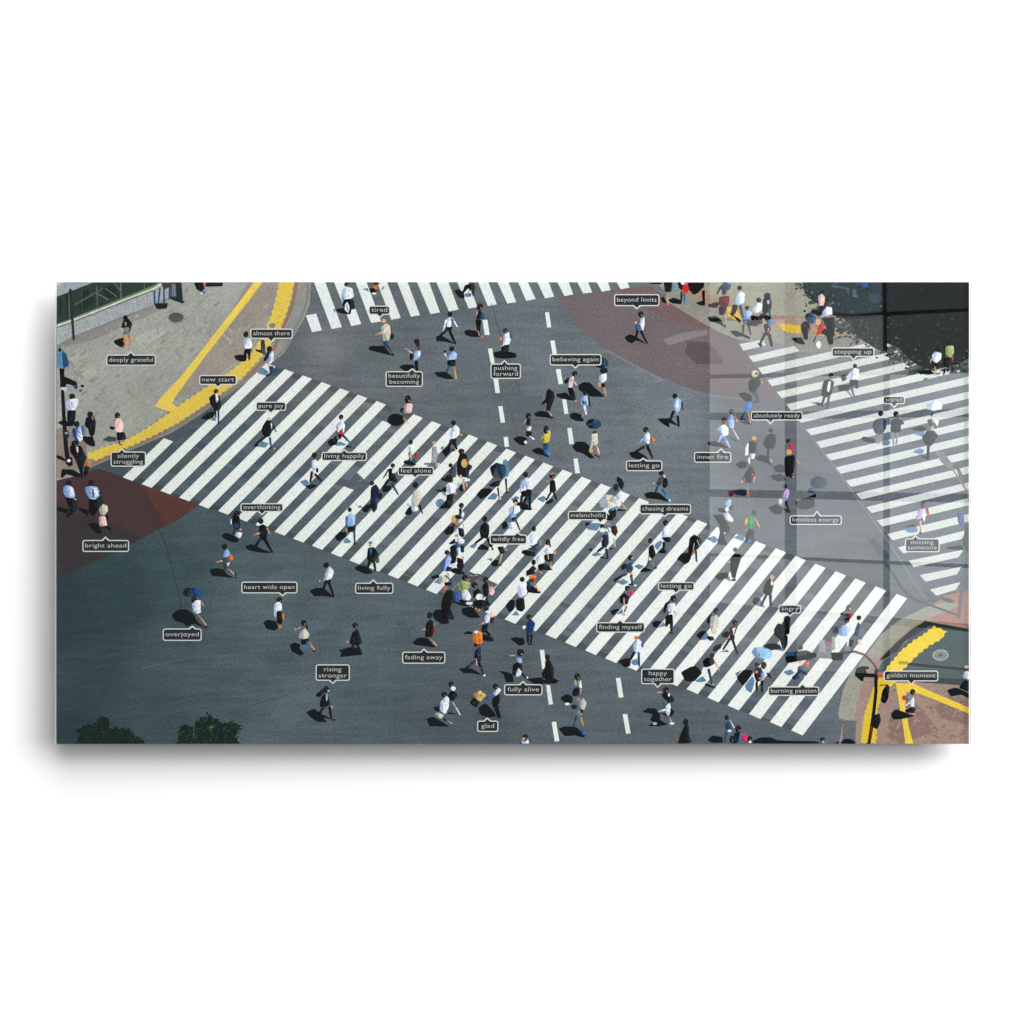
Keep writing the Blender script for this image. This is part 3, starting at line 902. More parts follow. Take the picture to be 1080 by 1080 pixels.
# lamp post at the left edge
m = Marks()
m.shapes(parse("A1", "k:38,740 85,745 80,830 130,850 190,880 200,925 175,945 160,910 100,895 90,940 45,925 45,860;t:165,905 195,905 200,940 172,945;k@240,915,16,12;g@225,955,14,10"))
m.shapes(parse("A1", "T:45,580 95,625 130,700 125,740 70,765 12,750 12,600;t:60,600 100,640 125,735 70,760;T:12,600 45,585 50,760 12,750;k@42,598,14,18"))
m.poly([(58 + a * .1204, 297 + b * .1204) for a, b in Q(55, 925, 100, 925, 100, 960, 60, 968)], (190, 204, 210))
m.poly(stroke_poly([(66, 412), (67.5, 440), (69.5, 470), (72, 489)], 3.4, 1.5), (20, 26, 30))
m.shapes(parse("A2", "n:80,310 120,310 125,370 85,370;a@100,330,14,10;k:95,540 150,540 158,610 120,625 100,590;w@122,572,16,14;x:12,520 60,535 90,560 90,580 12,548"))
m.build("printed_lamp_post", M_INK, label="teal domed street lamp at the left edge of the print")
# street-light shadow, right
m = Marks()
ox, oy, s = TILES["H3"]
SH = (72, 82, 90)
m.poly(T(-25, 0, 420, 60, 420, 61, 415, 62)[:0] or [(875 + a * s, 440 + b * s) for a, b in Q(292, 925, 345, 925, 400, 985, 462, 1062, 425, 1085, 380, 1060, 330, 985)], SH)
m.poly(stroke_poly(T(415, 50, 480, 140, 545, 250, 600, 310, 660, 345, 800, 395, 960, 455), 2.6, 0.7), SH)
m.poly(stroke_poly(T(730, 288, 770, 325, 810, 340), 1.6, 1), (84, 96, 108))
m.poly(stroke_poly(T(745, 350, 810, 348, 860, 320), 1.6, 1), SH); m.poly(T(840, 325, 900, 328, 945, 350, 930, 368, 870, 352), SH)
m.build("printed_lamp_shadow", M_INK, label="curved dark shadow of a street light at the right")
m = Marks()
m.poly(stroke_poly(T(1052, -20, 1030, 130, 1000, 300, 980, 480), 3.6, 1), (96, 100, 102))
m.build("printed_lamp_post", M_INK, label="grey lamp post standing at the right edge")
m = Marks()
m.poly(T(795, -790, 860, -780, 935, -690, 925, -650, 905, -650, 840, -710), (128, 122, 128))
m.poly(stroke_poly(T(930, -655, 985, -570, 1040, -485, 1058, -400), 1.8, 1), (140, 126, 120))
m.poly(T(945, -700, 975, -680, 1030, -560, 1020, -520, 990, -570), (104, 104, 110))
m.build("printed_street_light", M_INK, label="grey street light reaching in from the right edge")

# trees along the lower left edge
for t, outline, tone in (("A4", Q(180, 1062, 220, 960, 180, 950, 270, 890, 330, 900, 390, 830, 450, 825, 480, 870, 460, 930, 540, 920, 640, 930, 700, 990, 790, 1040, 800, 1062), 0),
                         ("B4", Q(60, 1062, 70, 960, 75, 910, 130, 890, 190, 910, 215, 950, 210, 880, 260, 835, 330, 820, 400, 840, 450, 890, 520, 865, 600, 890, 640, 915, 590, 950, 560, 990, 610, 1050, 600, 1062), 4)):
    ox, oy, s = TILES[t]
    m = Marks()
    m.poly([(ox + a * s, oy + b * s) for a, b in jag(outline, 8, 22)], (19, 37, 33))
    xs = [p[0] for p in outline]; ys = [p[1] for p in outline]

    def inside(x, y):
        c = False
        for i in range(len(outline)):
            (xa, ya), (xb, yb) = outline[i - 1], outline[i]
            if (ya > y) != (yb > y) and x < (xb - xa) * (y - ya) / (yb - ya) + xa:
                c = not c
        return c
    n = 0
    while n < 300:
        x = random.uniform(min(xs) - 25, max(xs) + 25); y = random.uniform(min(ys) - 25, 1060)
        near = inside(x, y) or inside(x + random.uniform(-28, 28), y + random.uniform(-5, 30))
        if not near:
            continue
        n += 1
        a = random.uniform(0, PI); l_ = random.uniform(8, 22); w_ = l_ * .32
        ca, sa = math.cos(a), math.sin(a)
        c = random.choice(((15, 30, 28), (22, 44, 38), (28, 56, 42), (18, 36, 30), (34, 66, 44), (24, 50, 48), (48, 84, 46) if tone else (30, 52, 34)))
        m.poly([(ox + (x + p * ca - q * sa) * s, oy + (y + p * sa + q * ca) * s) for p, q in ((-l_, 0), (0, w_), (l_, 0), (0, -w_))], c)
    if tone:
        m.shapes(parse("B4", "k~9 315,790 350,825;f@360,910,16,12;f@620,915,16,10;k@318,788,9"))
        m.shapes(parse("B4", "g:190,960 212,955 208,1000 196,1000;g:345,930 365,925 360,960 350,960"))
    m.build("printed_tree", M_LEAF, label="dark leafy tree top at the lower edge, " + ("right of its twin" if tone else "nearest the corner"))
m = Marks()
m.shapes(parse("H4", "h:80,824 95,800 120,785 165,788 195,810 198,824"))
m.shapes(parse("H4", "x@60,815,14,8"))
m.build("printed_tree", M_LEAF, label="small dark clump at the lower edge beside the kerb")
m = Marks()
m.shapes(parse("F1", "h:540,8 690,8 680,60 640,65 610,115 570,90 545,60;x:190,8 330,8 300,26 220,20"))
m.shapes(parse("G1", "h:0,8 80,8 70,60 40,90 0,100"))
m.build("printed_shrub", M_LEAF, label="dark shrub at the top kerb behind the red backpack")
m = Marks()
m.shapes(parse("F1", "x:610,185 680,165 690,212 650,208;k~26 680,85 685,205"))  # first shape is the bollard's cast shadow, inked on the pavement
m.build("printed_bollard", M_INK, label="black bollard and its printed shadow on the pavement at the top")

# ------------------------------------------------------------------ people of the picture
PEOPLE = """A1|person in black with a backpack and yellow leggings|x:515,520 560,500 600,490 610,560 580,575 530,545|k@618,315,22;k:600,340 640,320 680,370 670,395 655,450 610,460 610,400 580,405;m:612,350 630,360 625,395 610,385;s@578,420,10;m:615,400 650,400 650,455 600,465;o~18 605,470 620,545 600,575;o~18 650,465 668,530 655,550
A2|man in white shirt beside the left lamp post|x:20,240 80,210 130,240 120,275 60,260|k@150,10,28;w:95,50 150,30 205,30 205,75 175,130 110,130 95,90;b:140,60 155,60 150,110;k:110,130 185,130 180,200 160,270 120,270 105,200
A2|woman in long black coat on the pavement|x:240,360 320,360 350,450 300,440 250,400|k@308,165,28;k:275,190 340,180 360,230 355,290 345,350 305,350 290,290 260,260;s~8 325,190 335,215;k~18 320,350 350,440
A2|person in blue and white patterned clothes||k@190,250,28;b:150,300 190,280 250,260 258,320 220,420 180,390 155,350;w:195,300 225,260 230,300 245,380 220,410 190,360;k~7 200,310 225,340;b~8 205,350 230,375;k~8 160,290 180,350
A2|man in black suit with white shirt and brown bag|x:60,645 160,650 240,700 200,720 100,690 60,730 50,700|k@175,425,32;k:130,440 230,440 280,550 255,600 245,680 235,740 210,640 170,540 135,500;w:182,450 203,450 205,500 190,490;r~5 193,490 197,530;o:270,580 310,570 315,620 270,640;k:255,620 305,620 290,680 255,720
A2|woman in pale pink blouse and black skirt|g:415,390 470,355 540,370 540,400 470,405|k@548,175,26,28;k:528,190 560,190 550,235 530,225;p:500,215 530,200 575,200 605,260 590,325 535,320 530,270 480,290 478,270;k:480,270 525,275 520,300 485,295;k:540,325 610,320 628,385 545,395;k~12 560,400 570,430 590,435
A2|man in white shirt at the left edge on red ground|x:12,970 120,1000 110,1040 12,1010|k@118,768,27;l:75,800 115,785 160,810 178,880 160,905 95,890 72,850;w:100,800 150,800 170,870 130,890;k:90,895 165,900 205,950 190,1010 150,1040 110,1070 90,1060 130,1020 110,950;s@178,910,8
A2|man in pale blue shirt carrying a jacket on red ground|x:190,975 300,1010 290,1060 230,1020|k@315,765,27;l:265,805 310,795 370,800 400,870 350,915 300,905 270,850;w:300,800 360,810 385,870 340,890;b:325,820 335,820 350,880 330,900;k:295,905 350,915 400,880 430,930 390,970 355,1040 330,1060 300,1030;k@400,860,18
A3|person in cream top above the lowest left caption|x:285,130 340,115 380,130 420,215 360,215 330,180|e:385,0 420,-45 460,-30 465,15 430,55 400,50;k~20 455,55 465,90;p:385,65 440,60 460,145 390,150;k:430,150 470,150 510,185 490,195
B1|man in white shirt on yellow tactile paving|x:555,650 600,640 640,640 660,700 610,700 570,680|k@660,462,24,28;w:640,510 665,492 700,500 718,560 695,590 650,590 635,545;s~10 640,560 650,590;k:650,590 710,585 700,640 695,695 680,690 680,640 665,620 665,690 645,690 640,630;s@690,692,8
B1|person in dark trousers half behind a caption|x:740,590 790,600 830,640 750,610|m@890,385,30,22;g:790,510 820,510 830,560 835,640 810,640 790,600
B1|person in white shirt with shoulder bag stepping off kerb|v:755,800 800,750 860,790 840,825|k@865,590,26,28;k:850,610 880,605 860,660 830,700 812,690;w:870,625 900,605 905,680 875,725 855,710;l:860,640 880,640 880,700 860,700;s~10 855,715 865,745;t:860,740 900,740 905,780 890,820 870,800;t~14 905,785 935,790 930,810 900,820;k~14 840,825 880,810
B2|man in black suit stepping on the first stripes|x:260,200 330,150 390,140 380,190 330,215;v:340,215 390,185 400,225|k@398,-35,22;k:335,20 380,-15 430,0 445,100 430,130 380,120 350,80;w:390,-10 412,-20 420,40 400,70;k~16 390,120 395,190;t~18 418,120 420,240;k@425,240,14,8
B2|grey haired man in black coat under a caption|v:740,445 800,400 860,420 830,460;x:715,450 760,420 770,445|e@862,208,18,14;k:840,215 880,220 900,290 870,360 830,370 800,330 800,280;w:875,240 892,250 885,300;k~12 890,240 925,320;k~22 830,365 790,390 740,435;t~20 870,370 880,450;k@880,462,20,8;d@908,466,12,8
B1|seated person in black with blue shoes at the top edge||k:205,8 290,8 300,60 270,90 230,70;o~10 290,12 300,50;B@290,90,14,12;w@270,105,12,8;r~8 150,60 130,100
B3|long haired woman in black with white skirt|x:450,225 480,205 545,225 600,270 580,295 510,280 455,250|k@580,45,30,35;k:545,50 605,60 610,180 560,180 540,120;w~12 528,90 530,130;t@580,150,20,22;k~14 560,185 545,220;s@612,178,10;w:575,200 630,205 610,255 565,235
B3|man in dark clothes striding with bare forearms|x:655,325 700,305 750,320 800,350 890,380 830,385 720,370 665,350|w@768,130,16,14;k@790,105,27;k:775,145 810,130 855,160 845,230 840,270 790,270 775,220;s~14 780,210 720,228;s~13 845,165 868,215;k~28 785,260 745,320;k~26 825,265 890,375
B3|woman in grey top with a yellow bag|x:340,530 400,515 470,530 490,570 570,605 480,595 360,585 350,560|k@472,328,26,28;l:470,370 500,345 525,395 500,415 460,425;g:455,430 500,420 510,470 470,480;s~12 450,452 400,465;o:500,410 535,400 550,435 520,455;g:460,450 500,460 490,525 465,525;w:490,475 520,465 505,505;s~14 505,525 560,570;k~14 565,560 575,600
B3|woman in white dress under a blue umbrella|x:5,930 60,880 140,875 200,920 230,980 300,1040 200,1000 150,1030 110,1000 40,980|k@205,795,26;w:185,830 230,795 265,800 262,860 265,905 220,920 200,890 190,860;s~12 265,810 290,845;s~14 240,925 315,1020;k@312,1035,14,16|N:100,740 130,690 225,685 290,725 275,765 205,775 150,770;n:130,690 180,690 200,772 150,770 100,740
B3|woman in white shirt with orange bag and shoes|x:810,990 850,968 920,980 945,1040 910,1065 840,1050|k@952,795,28,26;w:905,830 945,810 975,830 975,890 930,890 925,950 905,935;s~8 915,940 925,960;k:930,895 970,890 985,960 970,1010 930,1000;o:975,915 995,920 995,970 975,960;o@960,1030,14
C1|man in white shirt walking on the upper crosswalk|x:400,245 470,230 500,260 540,290 440,275;v:385,240 410,240 400,280|k@500,25,20;w:465,70 510,45 555,60 568,135 490,155 470,180 455,160;l:465,90 490,80 490,150 465,170;s@470,188,8;k:480,155 560,150 580,240 545,245 540,280 520,285 530,220 510,175 490,200 485,240 465,200
C1|person cut off at the top edge of the picture|v:640,65 690,55 700,90|k@765,18,28,12;o@755,50,18,22;k:700,60 740,55 775,80 750,95 710,95;w@745,105,20,8;t~10 830,45 810,75
C1|balding man in beige jacket with black shoulder bag|x:695,575 730,560 780,565 830,560 900,650 820,630 740,610 700,600|s@830,345,18;e:800,400 850,365 885,385 890,440 875,515 825,520 815,460;s~14 815,445 755,470;k~5 885,380 905,470;k@902,482,16,26;t:820,525 865,525 870,570 840,580;t~20 860,560 905,630;k@905,640,16,10
D1|brown haired woman in pale blue blouse|x:-80,745 -30,725 50,730 60,760 -20,790|H@80,525,28;H:55,510 100,520 115,580 100,600 75,570;p~10 -20,585 40,625;l:60,610 115,605 110,660 60,700 50,690;w:75,615 112,610 105,650 80,655;k:20,630 55,640 40,690 15,680;k:60,690 90,690 95,780 70,780 60,740
D1|man in white shirt striding with arms spread|x:245,480 290,470 350,500 420,550 340,530 270,520 260,540|k@370,287,24;w:330,330 370,310 385,320 380,395 345,400;w~14 335,340 310,435;w~14 390,320 435,395;b:375,320 400,330 395,385;k:330,400 390,395 380,460;k~26 345,420 280,480;k~26 370,440 420,545
D1|long haired woman in black with teal bag|x:490,440 520,420 600,430 640,485 560,485 510,470|k@632,220,30,32;s~14 608,265 612,315;k:620,250 650,260 640,330 600,330;t:640,265 665,280 680,325 645,335;k:592,330 645,335 640,390 635,440 640,480 622,470 600,390;s~8 618,430 628,475;o@652,483,10
D1|person in light blue shirt looking at a phone|x:225,795 290,790 340,790 410,855 340,855 260,830|k@385,588,24;l:330,650 360,650 400,605 432,630 425,680 345,690;k:345,690 420,680 420,740 350,745;k@325,610,10;w@330,640,8,14;t~24 365,740 335,800;d~16 408,745 425,850
D1|man in white shirt with blue backpack|x:750,620 820,605 900,615 950,630 955,665 860,675 780,670 750,650|H@855,428,24;w:840,465 885,440 905,500 890,550 830,560 835,530;w~12 860,540 815,570;o@815,500,12,18;b@905,475,14,28;k:820,570 890,550 885,610 820,620
D1|person in black at the top on the upper crosswalk|x:405,80 440,65 490,90 500,150 450,140;v@525,118,30,18|k:500,30 580,10 590,50 580,120 570,130 555,80 530,60 500,90 480,130 470,120
E1|woman in white top with blue bag on red ground|x:860,485 910,460 960,480 1060,550 960,515 925,545 880,520|k@1003,285,27;w:1000,330 1035,305 1038,370 1025,430 990,400;b:950,375 1000,380 1020,430 960,425;s@960,360,12;k~22 975,430 960,500;k~21 1005,435 1060,540
E1|person in pink shirt with dark bag|x:260,985 350,970 420,1045 330,1030 270,1010|k@425,808,26;p:390,830 420,830 415,880 400,930 365,925 375,870;k:330,870 375,835 370,890 340,895;p~12 410,860 440,905;k:360,930 405,930 430,990 435,1050 415,1040 380,1000;s@435,1045,8
E1|woman in white top under a black umbrella|x:455,910 500,880 560,885 600,930 640,960 690,1010 570,1010 500,970 460,950|k@680,780,35,28;w:640,820 705,800 705,860 660,895 640,860;d:630,880 655,890 650,930 625,920;k:655,890 690,890 690,930 665,925;s~14 680,930 700,1000|U:590,740 640,735 640,675 680,660 720,700 715,740 650,760;t:660,690 690,675 700,730 670,740
E2|woman in long black dress beside the dashed line|x:70,160 110,135 180,140 235,205 160,190 85,185|k:180,-40 200,-60 240,-30 250,20 220,100 210,140 175,130 180,60 135,85 130,75 170,30;s~14 195,140 225,180;k@225,195,18,10
E2|man in denim blue shirt and white trousers|x:380,165 420,148 480,165 510,230 440,225 385,200|k@520,-20,24;l:480,20 520,0 550,10 545,80 500,90 480,50;b:490,40 530,60 520,85 495,75;k~16 545,10 560,100;s~8 480,60 490,95;w~24 510,95 525,165;m~14 500,170 485,195
E2|long haired woman in yellow top and blue jeans|x:45,480 100,455 150,470 205,545 150,525 80,510|Y:195,300 215,320 205,400 175,420 145,415 160,370 125,390 130,370 165,340;k@173,300,25,38;t:145,420 200,415 185,480 150,470;B:150,470 185,475 220,515 200,530 160,510
E2|woman in black top and white shoes left of the yellow top|x:-115,375 -60,355 0,370 10,400 -20,440 -60,430 -100,400|k@18,180,24,30;k:0,220 40,200 35,260 0,260;s~10 -5,220 -30,250;w:5,280 45,270 40,310 5,310;k:0,310 50,320 45,360 0,360;w~16 30,360 70,385;w@-5,410,14
E2|person in beige coat under a navy umbrella|x:400,450 440,405 510,405 555,440 550,490 600,550 560,555 500,510 430,490|k@600,322,20,10;e:575,340 625,330 630,420 610,440 590,440 565,450 570,380;e~16 575,440 560,480;p~16 615,435 640,510;r@592,490,10,20;d@570,490,20,14;k~12 600,520 645,545|U:518,250 540,215 590,202 650,225 662,265 620,295 555,290;t:590,204 612,210 606,292 590,292;t:520,250 590,245 560,265
F2|man in white shirt with orange bag striding|x:25,500 90,490 160,520 200,555 100,560 50,545|k@175,300,26;o:215,340 255,385 250,410 225,405;w:160,350 195,320 215,350 205,430 160,405;l~12 150,380 115,425;k:165,430 205,430 200,460;k~26 160,450 60,510;k~26 190,450 235,550
F2|man in pale blue shirt on open asphalt|x:275,205 320,200 390,200 470,275 420,255 380,240 385,285 330,255|k@430,5,24;l:420,50 445,15 485,40 480,110 460,150 430,130 412,110;w:430,50 460,35 465,110 435,115;l~12 440,130 450,175;k~12 490,60 500,125;k~26 420,140 390,210;k~22 455,180 465,270
F2|person in khaki jacket with black backpack and blue jeans|x:160,865 200,845 290,850 390,935 280,910 180,900|k@310,680,24;e@335,710,14;g:290,720 330,700 340,750 300,790 265,785;k:330,720 365,730 370,790 345,815 320,800;s@245,770,9;t~24 285,790 260,845;B~20 320,820 375,910;w@385,920,10
F2|woman in lilac dress walking beside a boy|x:890,360 980,400 960,403|k@925,140,24;l:900,180 930,165 950,200 950,285 915,290 900,240;s~14 955,180 980,230;p~14 935,290 990,385
F2|boy in white top and pale jeans|x:710,410 800,400 860,430 915,465 800,450 730,440|k@860,222,25,28;w:830,265 870,255 900,290 900,345 845,360 840,320 800,300;m~10 800,300 770,330;l~22 840,355 810,410;l~20 865,360 910,455
G1|person in denim jacket above a caption||B:398,930 440,905 458,950 430,990 395,985;t~18 405,985 370,1040;s~9 425,990 445,1075;k@380,1050,20,14
G1|man in a pale sun hat and dark jacket|x:345,850 400,840 450,860 455,910 400,910|k:440,740 510,725 520,780 470,850 430,830 425,780;e@478,700,27;k@490,697,9;s@532,765,7;t~22 480,850 505,905;t~18 505,905 470,915
G1|person in teal top at the upper kerb|x:120,175 180,155 210,160 190,200 130,195|t:215,30 250,5 295,20 290,60 240,80 215,60;H@250,8,18,10;k~14 215,40 190,95;s~8 290,60 290,110
G1|woman in dark red dress stepping to the road|x:115,270 180,260 220,290 250,350 200,320 130,300|H@243,85,20;M:205,115 280,105 285,150 265,200 215,200 200,160;k:200,190 265,200 240,255 205,250;s~12 250,255 258,320;k@250,340,8,14
G1|man in white shirt walking on yellow paving|x:265,230 310,250 380,300 360,320 320,270|k@360,48,20;w:340,100 370,75 400,90 395,160 345,180 325,150;k:310,170 350,180 330,240 300,270 290,250;t~22 365,185 385,270;o@370,325,8,12
G1|person in white shirt between two dark figures||k@505,140,20;w:460,200 500,160 535,170 530,215 490,240 460,230;k:440,250 530,270 535,320 480,330 450,300
G1|person in pale blue shirt with blue bag|x:285,375 330,370 440,420 440,440 380,415 330,420|k@418,200,19;l:390,240 430,215 460,240 430,280 395,290;b:380,290 420,290 415,320 385,320;k~16 390,330 385,390;k~14 425,320 445,400
G1|long haired woman in black with pale bag||k@570,110,28;k:540,130 590,100 605,160 600,210 570,240 540,250 530,200;l@578,155,10,16;t~20 585,210 592,270
G1|person in blue and grey at the first right stripe|x:490,465 540,480 520,500|k:540,330 580,310 600,360 565,420;k@572,285,22,25;B:575,300 600,290 605,330 580,350;k~25 555,390 515,475;k~25 585,400 605,490;m@620,300,20,22;s~9 580,355 575,385
G1|man in pink shirt near the tree shade||k@985,80,18;p:955,110 985,90 1008,120 1000,180 960,185;k~20 975,190 980,240
G1|man in white shirt near the tree shade||H@1020,180,20;w:990,230 1020,190 1060,195 1065,250 1010,260 980,275;l:1000,235 1020,220 1020,255 990,265;k:985,280 1080,265 1085,310 1080,400 1030,400 1020,330
G1|huddled group member in red beside an umbrella|x:750,430 830,420 860,480 800,470|k@860,350,35,50;k:830,350 880,340 880,440 850,440;r:960,340 990,305 1000,360 970,400 945,410;s@955,310,20,24;s~10 900,350 920,370;w@960,480,18,30;k:1010,380 1060,300 1075,470 1040,480;k~10 940,420 920,460|t:860,250 890,235 945,270 930,310 900,320 865,290
G1|man in open dark suit and white shirt on right crosswalk|v:895,920 960,910 980,940;x:920,925 980,920 1000,950|k:1000,750 1045,740 1080,760 1060,850 1040,880 980,870 985,800;w:1035,760 1055,755 1040,840 1020,830;k@1055,712,20;k~20 1010,860 985,930;g~20 1040,870 1020,965
H1|man in white shirt holding a black briefcase|x:60,790 150,780 150,830 70,830;v~16 130,830 170,870|k@192,640,17;w:150,690 190,655 225,665 220,740 155,745;w~10 155,700 125,730;k:80,715 120,705 130,740 100,760;k:150,745 215,745 220,810 200,815 190,780 175,800 150,800;t~16 165,810 190,880
H2|man in dark blue top, left of a pair|x:235,165 260,145 340,165 350,200 260,185|k@388,-28,22;n:330,40 350,15 400,5 430,20 430,80 400,130 350,130 325,80;m~22 360,130 365,200;m~18 385,130 380,195
H2|person in black top, right of a pair|v:395,185 440,170 465,190 440,215 400,215|k@503,-25,22;k:465,30 500,5 550,20 570,50 540,60 540,110 500,120 460,110;m~16 478,120 485,210;m~16 515,120 505,205
H2|person under a white parasol|x:610,90 700,65 740,90 700,110;v:620,120 720,105 710,150|g:740,20 780,10 785,70 750,60;p@780,80,10;w:790,30 830,20 820,70;g~14 770,-10 790,-40|W:730,-100 800,-135 855,-100 850,-60 780,-50 740,-60
H2|hunched person in dark clothes|v:625,265 680,235 720,250 700,285;x:670,285 740,300 760,330|k:700,150 740,100 790,100 825,140 800,180 770,220 735,215 710,180;k~24 750,220 745,310
H1|child in white tee shirt at the shade edge|x:640,680 760,670 800,700 740,710|k@815,515,16;w:775,560 800,530 850,545 845,590 810,620 780,600;s~9 770,590 765,620;k:780,620 825,620 820,650;s~12 800,650 800,715
H1|person in olive yellow shirt at the shade edge||k@905,470,18;q:880,490 940,485 945,540 920,580 880,560;k:865,580 930,580 900,660 860,640;k~14 875,660 865,710;r@935,580,8,18
H2|woman in lilac top with coral bag|v:560,850 660,830 670,870 600,880;x:550,835 650,810 640,830|k@708,660,20,25;P:680,690 700,700 700,770 650,780;W:700,740 730,740 720,800;r:725,700 745,685 760,740 740,745;s~16 690,790 690,870;k@690,880,14,8
H2|person with a folded blue umbrella at the right edge|x:880,990 1000,970 1020,1010 900,1000|g:1010,960 1030,830 1058,790 1058,1050 1020,980|j:968,740 990,700 1020,740 1025,820 1000,830 975,800
G2|fair haired person with white bag|x:325,355 380,330 420,345 410,385 360,390|k:425,190 460,180 495,200 480,260 440,280 430,240;d@470,160,18,16;w:405,220 430,190 425,290 400,290;w:440,275 480,280 470,315 440,315;w~14 430,310 435,350
G2|man in dark overcoat under a caption|x:475,305 520,285 570,300 610,375 560,345 500,330|k@597,102,18;k:560,150 590,125 630,130 640,180 620,240 565,240 535,205;k~22 578,240 575,310;s@600,330,6,16
G2|person in black jacket and orange trousers|n:300,560 380,540 430,560 400,600 330,590|k@445,390,20;k:410,410 440,390 480,410 475,450 450,500 405,500 405,450 375,480;r@460,435,10,8;s@378,490,8;s~12 475,450 465,490;m~16 420,500 420,550;o~16 422,560 428,610;B@430,630,12
G2|woman in crimson top and long black skirt|x:610,380 660,355 700,370 700,420 640,420;x:590,440 680,430 720,480 650,490 610,470|k@730,182,19;R:730,210 760,190 770,240 765,285 740,270;k:700,300 780,285 780,360 770,420 720,460 695,400;d@735,265,22;k~24 745,440 765,460;s~8 790,310 810,350;o@768,455,8
G2|man in lilac shirt striding|x:575,685 640,660 690,690 680,735 620,740|k@705,525,19;P:690,580 720,540 740,560 730,610 700,640 680,600;e@672,640,16,24;n~20 710,640 740,725;k~16 690,690 740,725
G2|person under a grey blue umbrella|x:780,640 850,615 930,620 930,680 860,705 800,690|t:880,540 920,530 930,580 880,570;k:870,610 940,580 940,610|i:895,480 940,447 1010,460 1030,510 1000,535 940,545 900,520
G2|woman with dark red hair and pale blue dress||M@295,580,20,24;l:250,640 280,620 300,630 290,690 250,670;g:280,680 305,660 315,700 280,712;w@265,700,14,18
G2|man holding a black folder on the crosswalk edge|v:105,920 170,900 200,930 170,960|w:240,730 270,720 315,780 300,800 250,770;s@290,790,8;k:155,740 230,740 260,790 290,850 270,880 240,870 250,930 270,970 200,970 190,950 210,880 210,820
G2|man in green tee shirt with tan backpack|v:310,915 360,890 400,900 390,945|d:390,800 415,760 425,790 405,830;g@470,725,20;G:425,775 450,745 475,770 460,840 425,850;s~12 480,770 512,835;s~12 415,850 415,880;n:420,850 470,850 475,900 465,955 440,960 445,900 420,950 395,950;B@440,940,16,12
F3|man in dark jacket walking on grey stripes|x:775,590 840,555 900,555 900,600 820,625;v:870,610 910,590 920,640|g@958,355,20;k:920,420 970,385 1010,400 1005,450 975,540 960,610 930,600 915,530;s~10 915,460 870,480;k@945,620,25,12
G3|bald man in black suit|x:455,350 480,320 520,335 500,385 465,380;v:480,385 520,340 550,400|k:575,190 600,175 620,230 600,310 560,310 535,280 550,230;s@607,172,16,18;w@605,215,8,20;k~22 560,310 525,385;k~24 595,310 595,375;k@600,382,18,8
G3|person in cream coat with black backpack|x:30,610 70,578 110,580 60,645;v:60,650 110,585 140,640|k:110,500 135,450 150,450 135,520 120,525;e:140,470 190,455 210,520 190,560 180,600 150,600 135,540;k@180,425,22;k:110,620 160,620 170,650 130,655
G3|man in red waistcoat striding on stripes|x:225,600 260,580 290,590 270,630 230,625;x:150,730 170,690 225,675 220,710 180,735;v:200,740 270,720 280,740|M:285,560 320,535 345,550 320,610 285,610;k@322,515,22;w:305,560 330,550 315,610;s~11 285,615 268,660;k:285,610 325,610 320,650 285,650;k~20 285,640 235,720;k~20 305,640 345,755
G3|man in black tee shirt with a large bag|x:-88,893 -10,850 30,845 80,895 15,965 -50,960;v:20,960 80,920 110,960 60,970|k:80,810 110,780 165,785 170,830 130,850 95,860;k@150,765,21;s~9 170,810 208,880;w@95,865,16,12;t~22 125,870 150,980;k~16 100,985 175,1010;Y@158,985,6
G3|person with huge dark backpack under a caption|x:530,690 600,670 660,680 690,720 600,725;v:620,720 690,715 700,735|k@720,490,28;k:690,500 745,500 740,600 690,620;k:620,570 650,520 690,530 700,600 660,640 625,610;k:660,620 725,610 725,680 700,730 680,700
G3|parent and child under a pale blue umbrella|x:335,930 395,870 465,880 420,960 380,995;v:400,990 460,920 475,960 450,1050 410,1030;v:325,900 380,875 340,925|k@543,840,24,30;n:475,870 520,850 540,900 530,950 490,970 470,920;k@492,838,20;o@490,890,12;o@520,940,14,8;l:520,900 550,890 550,940 530,950;k~20 490,970 490,1030;k~22 530,960 530,1040;k~16 570,900 600,935|L:450,740 470,705 530,700 600,725 615,770 570,795 480,780;l:470,705 530,700 535,750 455,745
G3|person in pink top and blue jeans below the traffic signal|v:690,890 750,870 780,900 730,920|p@822,825,18;o:850,820 890,810 885,850 860,855;t:800,850 840,840 840,890 800,910;t~18 840,890 870,910;n:755,930 800,895 820,940 770,950;w@865,930,14,12;g@822,705,20
H3|woman with long brown hair on the last stripes||M:110,450 160,440 160,490 115,490;H@145,405,24,26;k:75,450 105,430 100,460;s@155,410,8;j:110,470 130,460 130,500 110,500
H3|man in blue shirt near the traffic signal|x:10,560 60,540 70,590 30,600|l:70,570 110,530 140,550 135,620 70,615;k@130,500,22;w:150,540 160,560 140,700 130,690
H3|man in teal grey shirt on the last stripe||k@222,480,20;t:195,560 215,510 235,530 215,620 185,610;p@225,665,10,22;k@165,670,18,28
H4|crouching woman with pink bag on brick paving|x:465,595 500,560 560,580 650,610 560,635 480,640|m:590,450 625,440 610,500 575,500;k@630,430,22,24;R@565,475,16,20;w:600,510 640,465 645,540 620,550;w~8 560,545 610,510;k:570,570 630,540 655,560 640,590 580,585;s~10 600,595 650,600
H4|person at the right edge on brick paving|x:890,415 960,395 1058,440 1058,480 1000,450 920,465|p@1040,240,16,12;w:1010,320 1025,275 1058,270 1058,340;k:980,400 1020,340 1058,350 1058,430
H4|cyclist beside the lower right lamp post||k:390,500 400,420 435,370 455,390 445,480 420,520;k:325,610 380,590 390,650 360,715 330,700;B@370,560,10
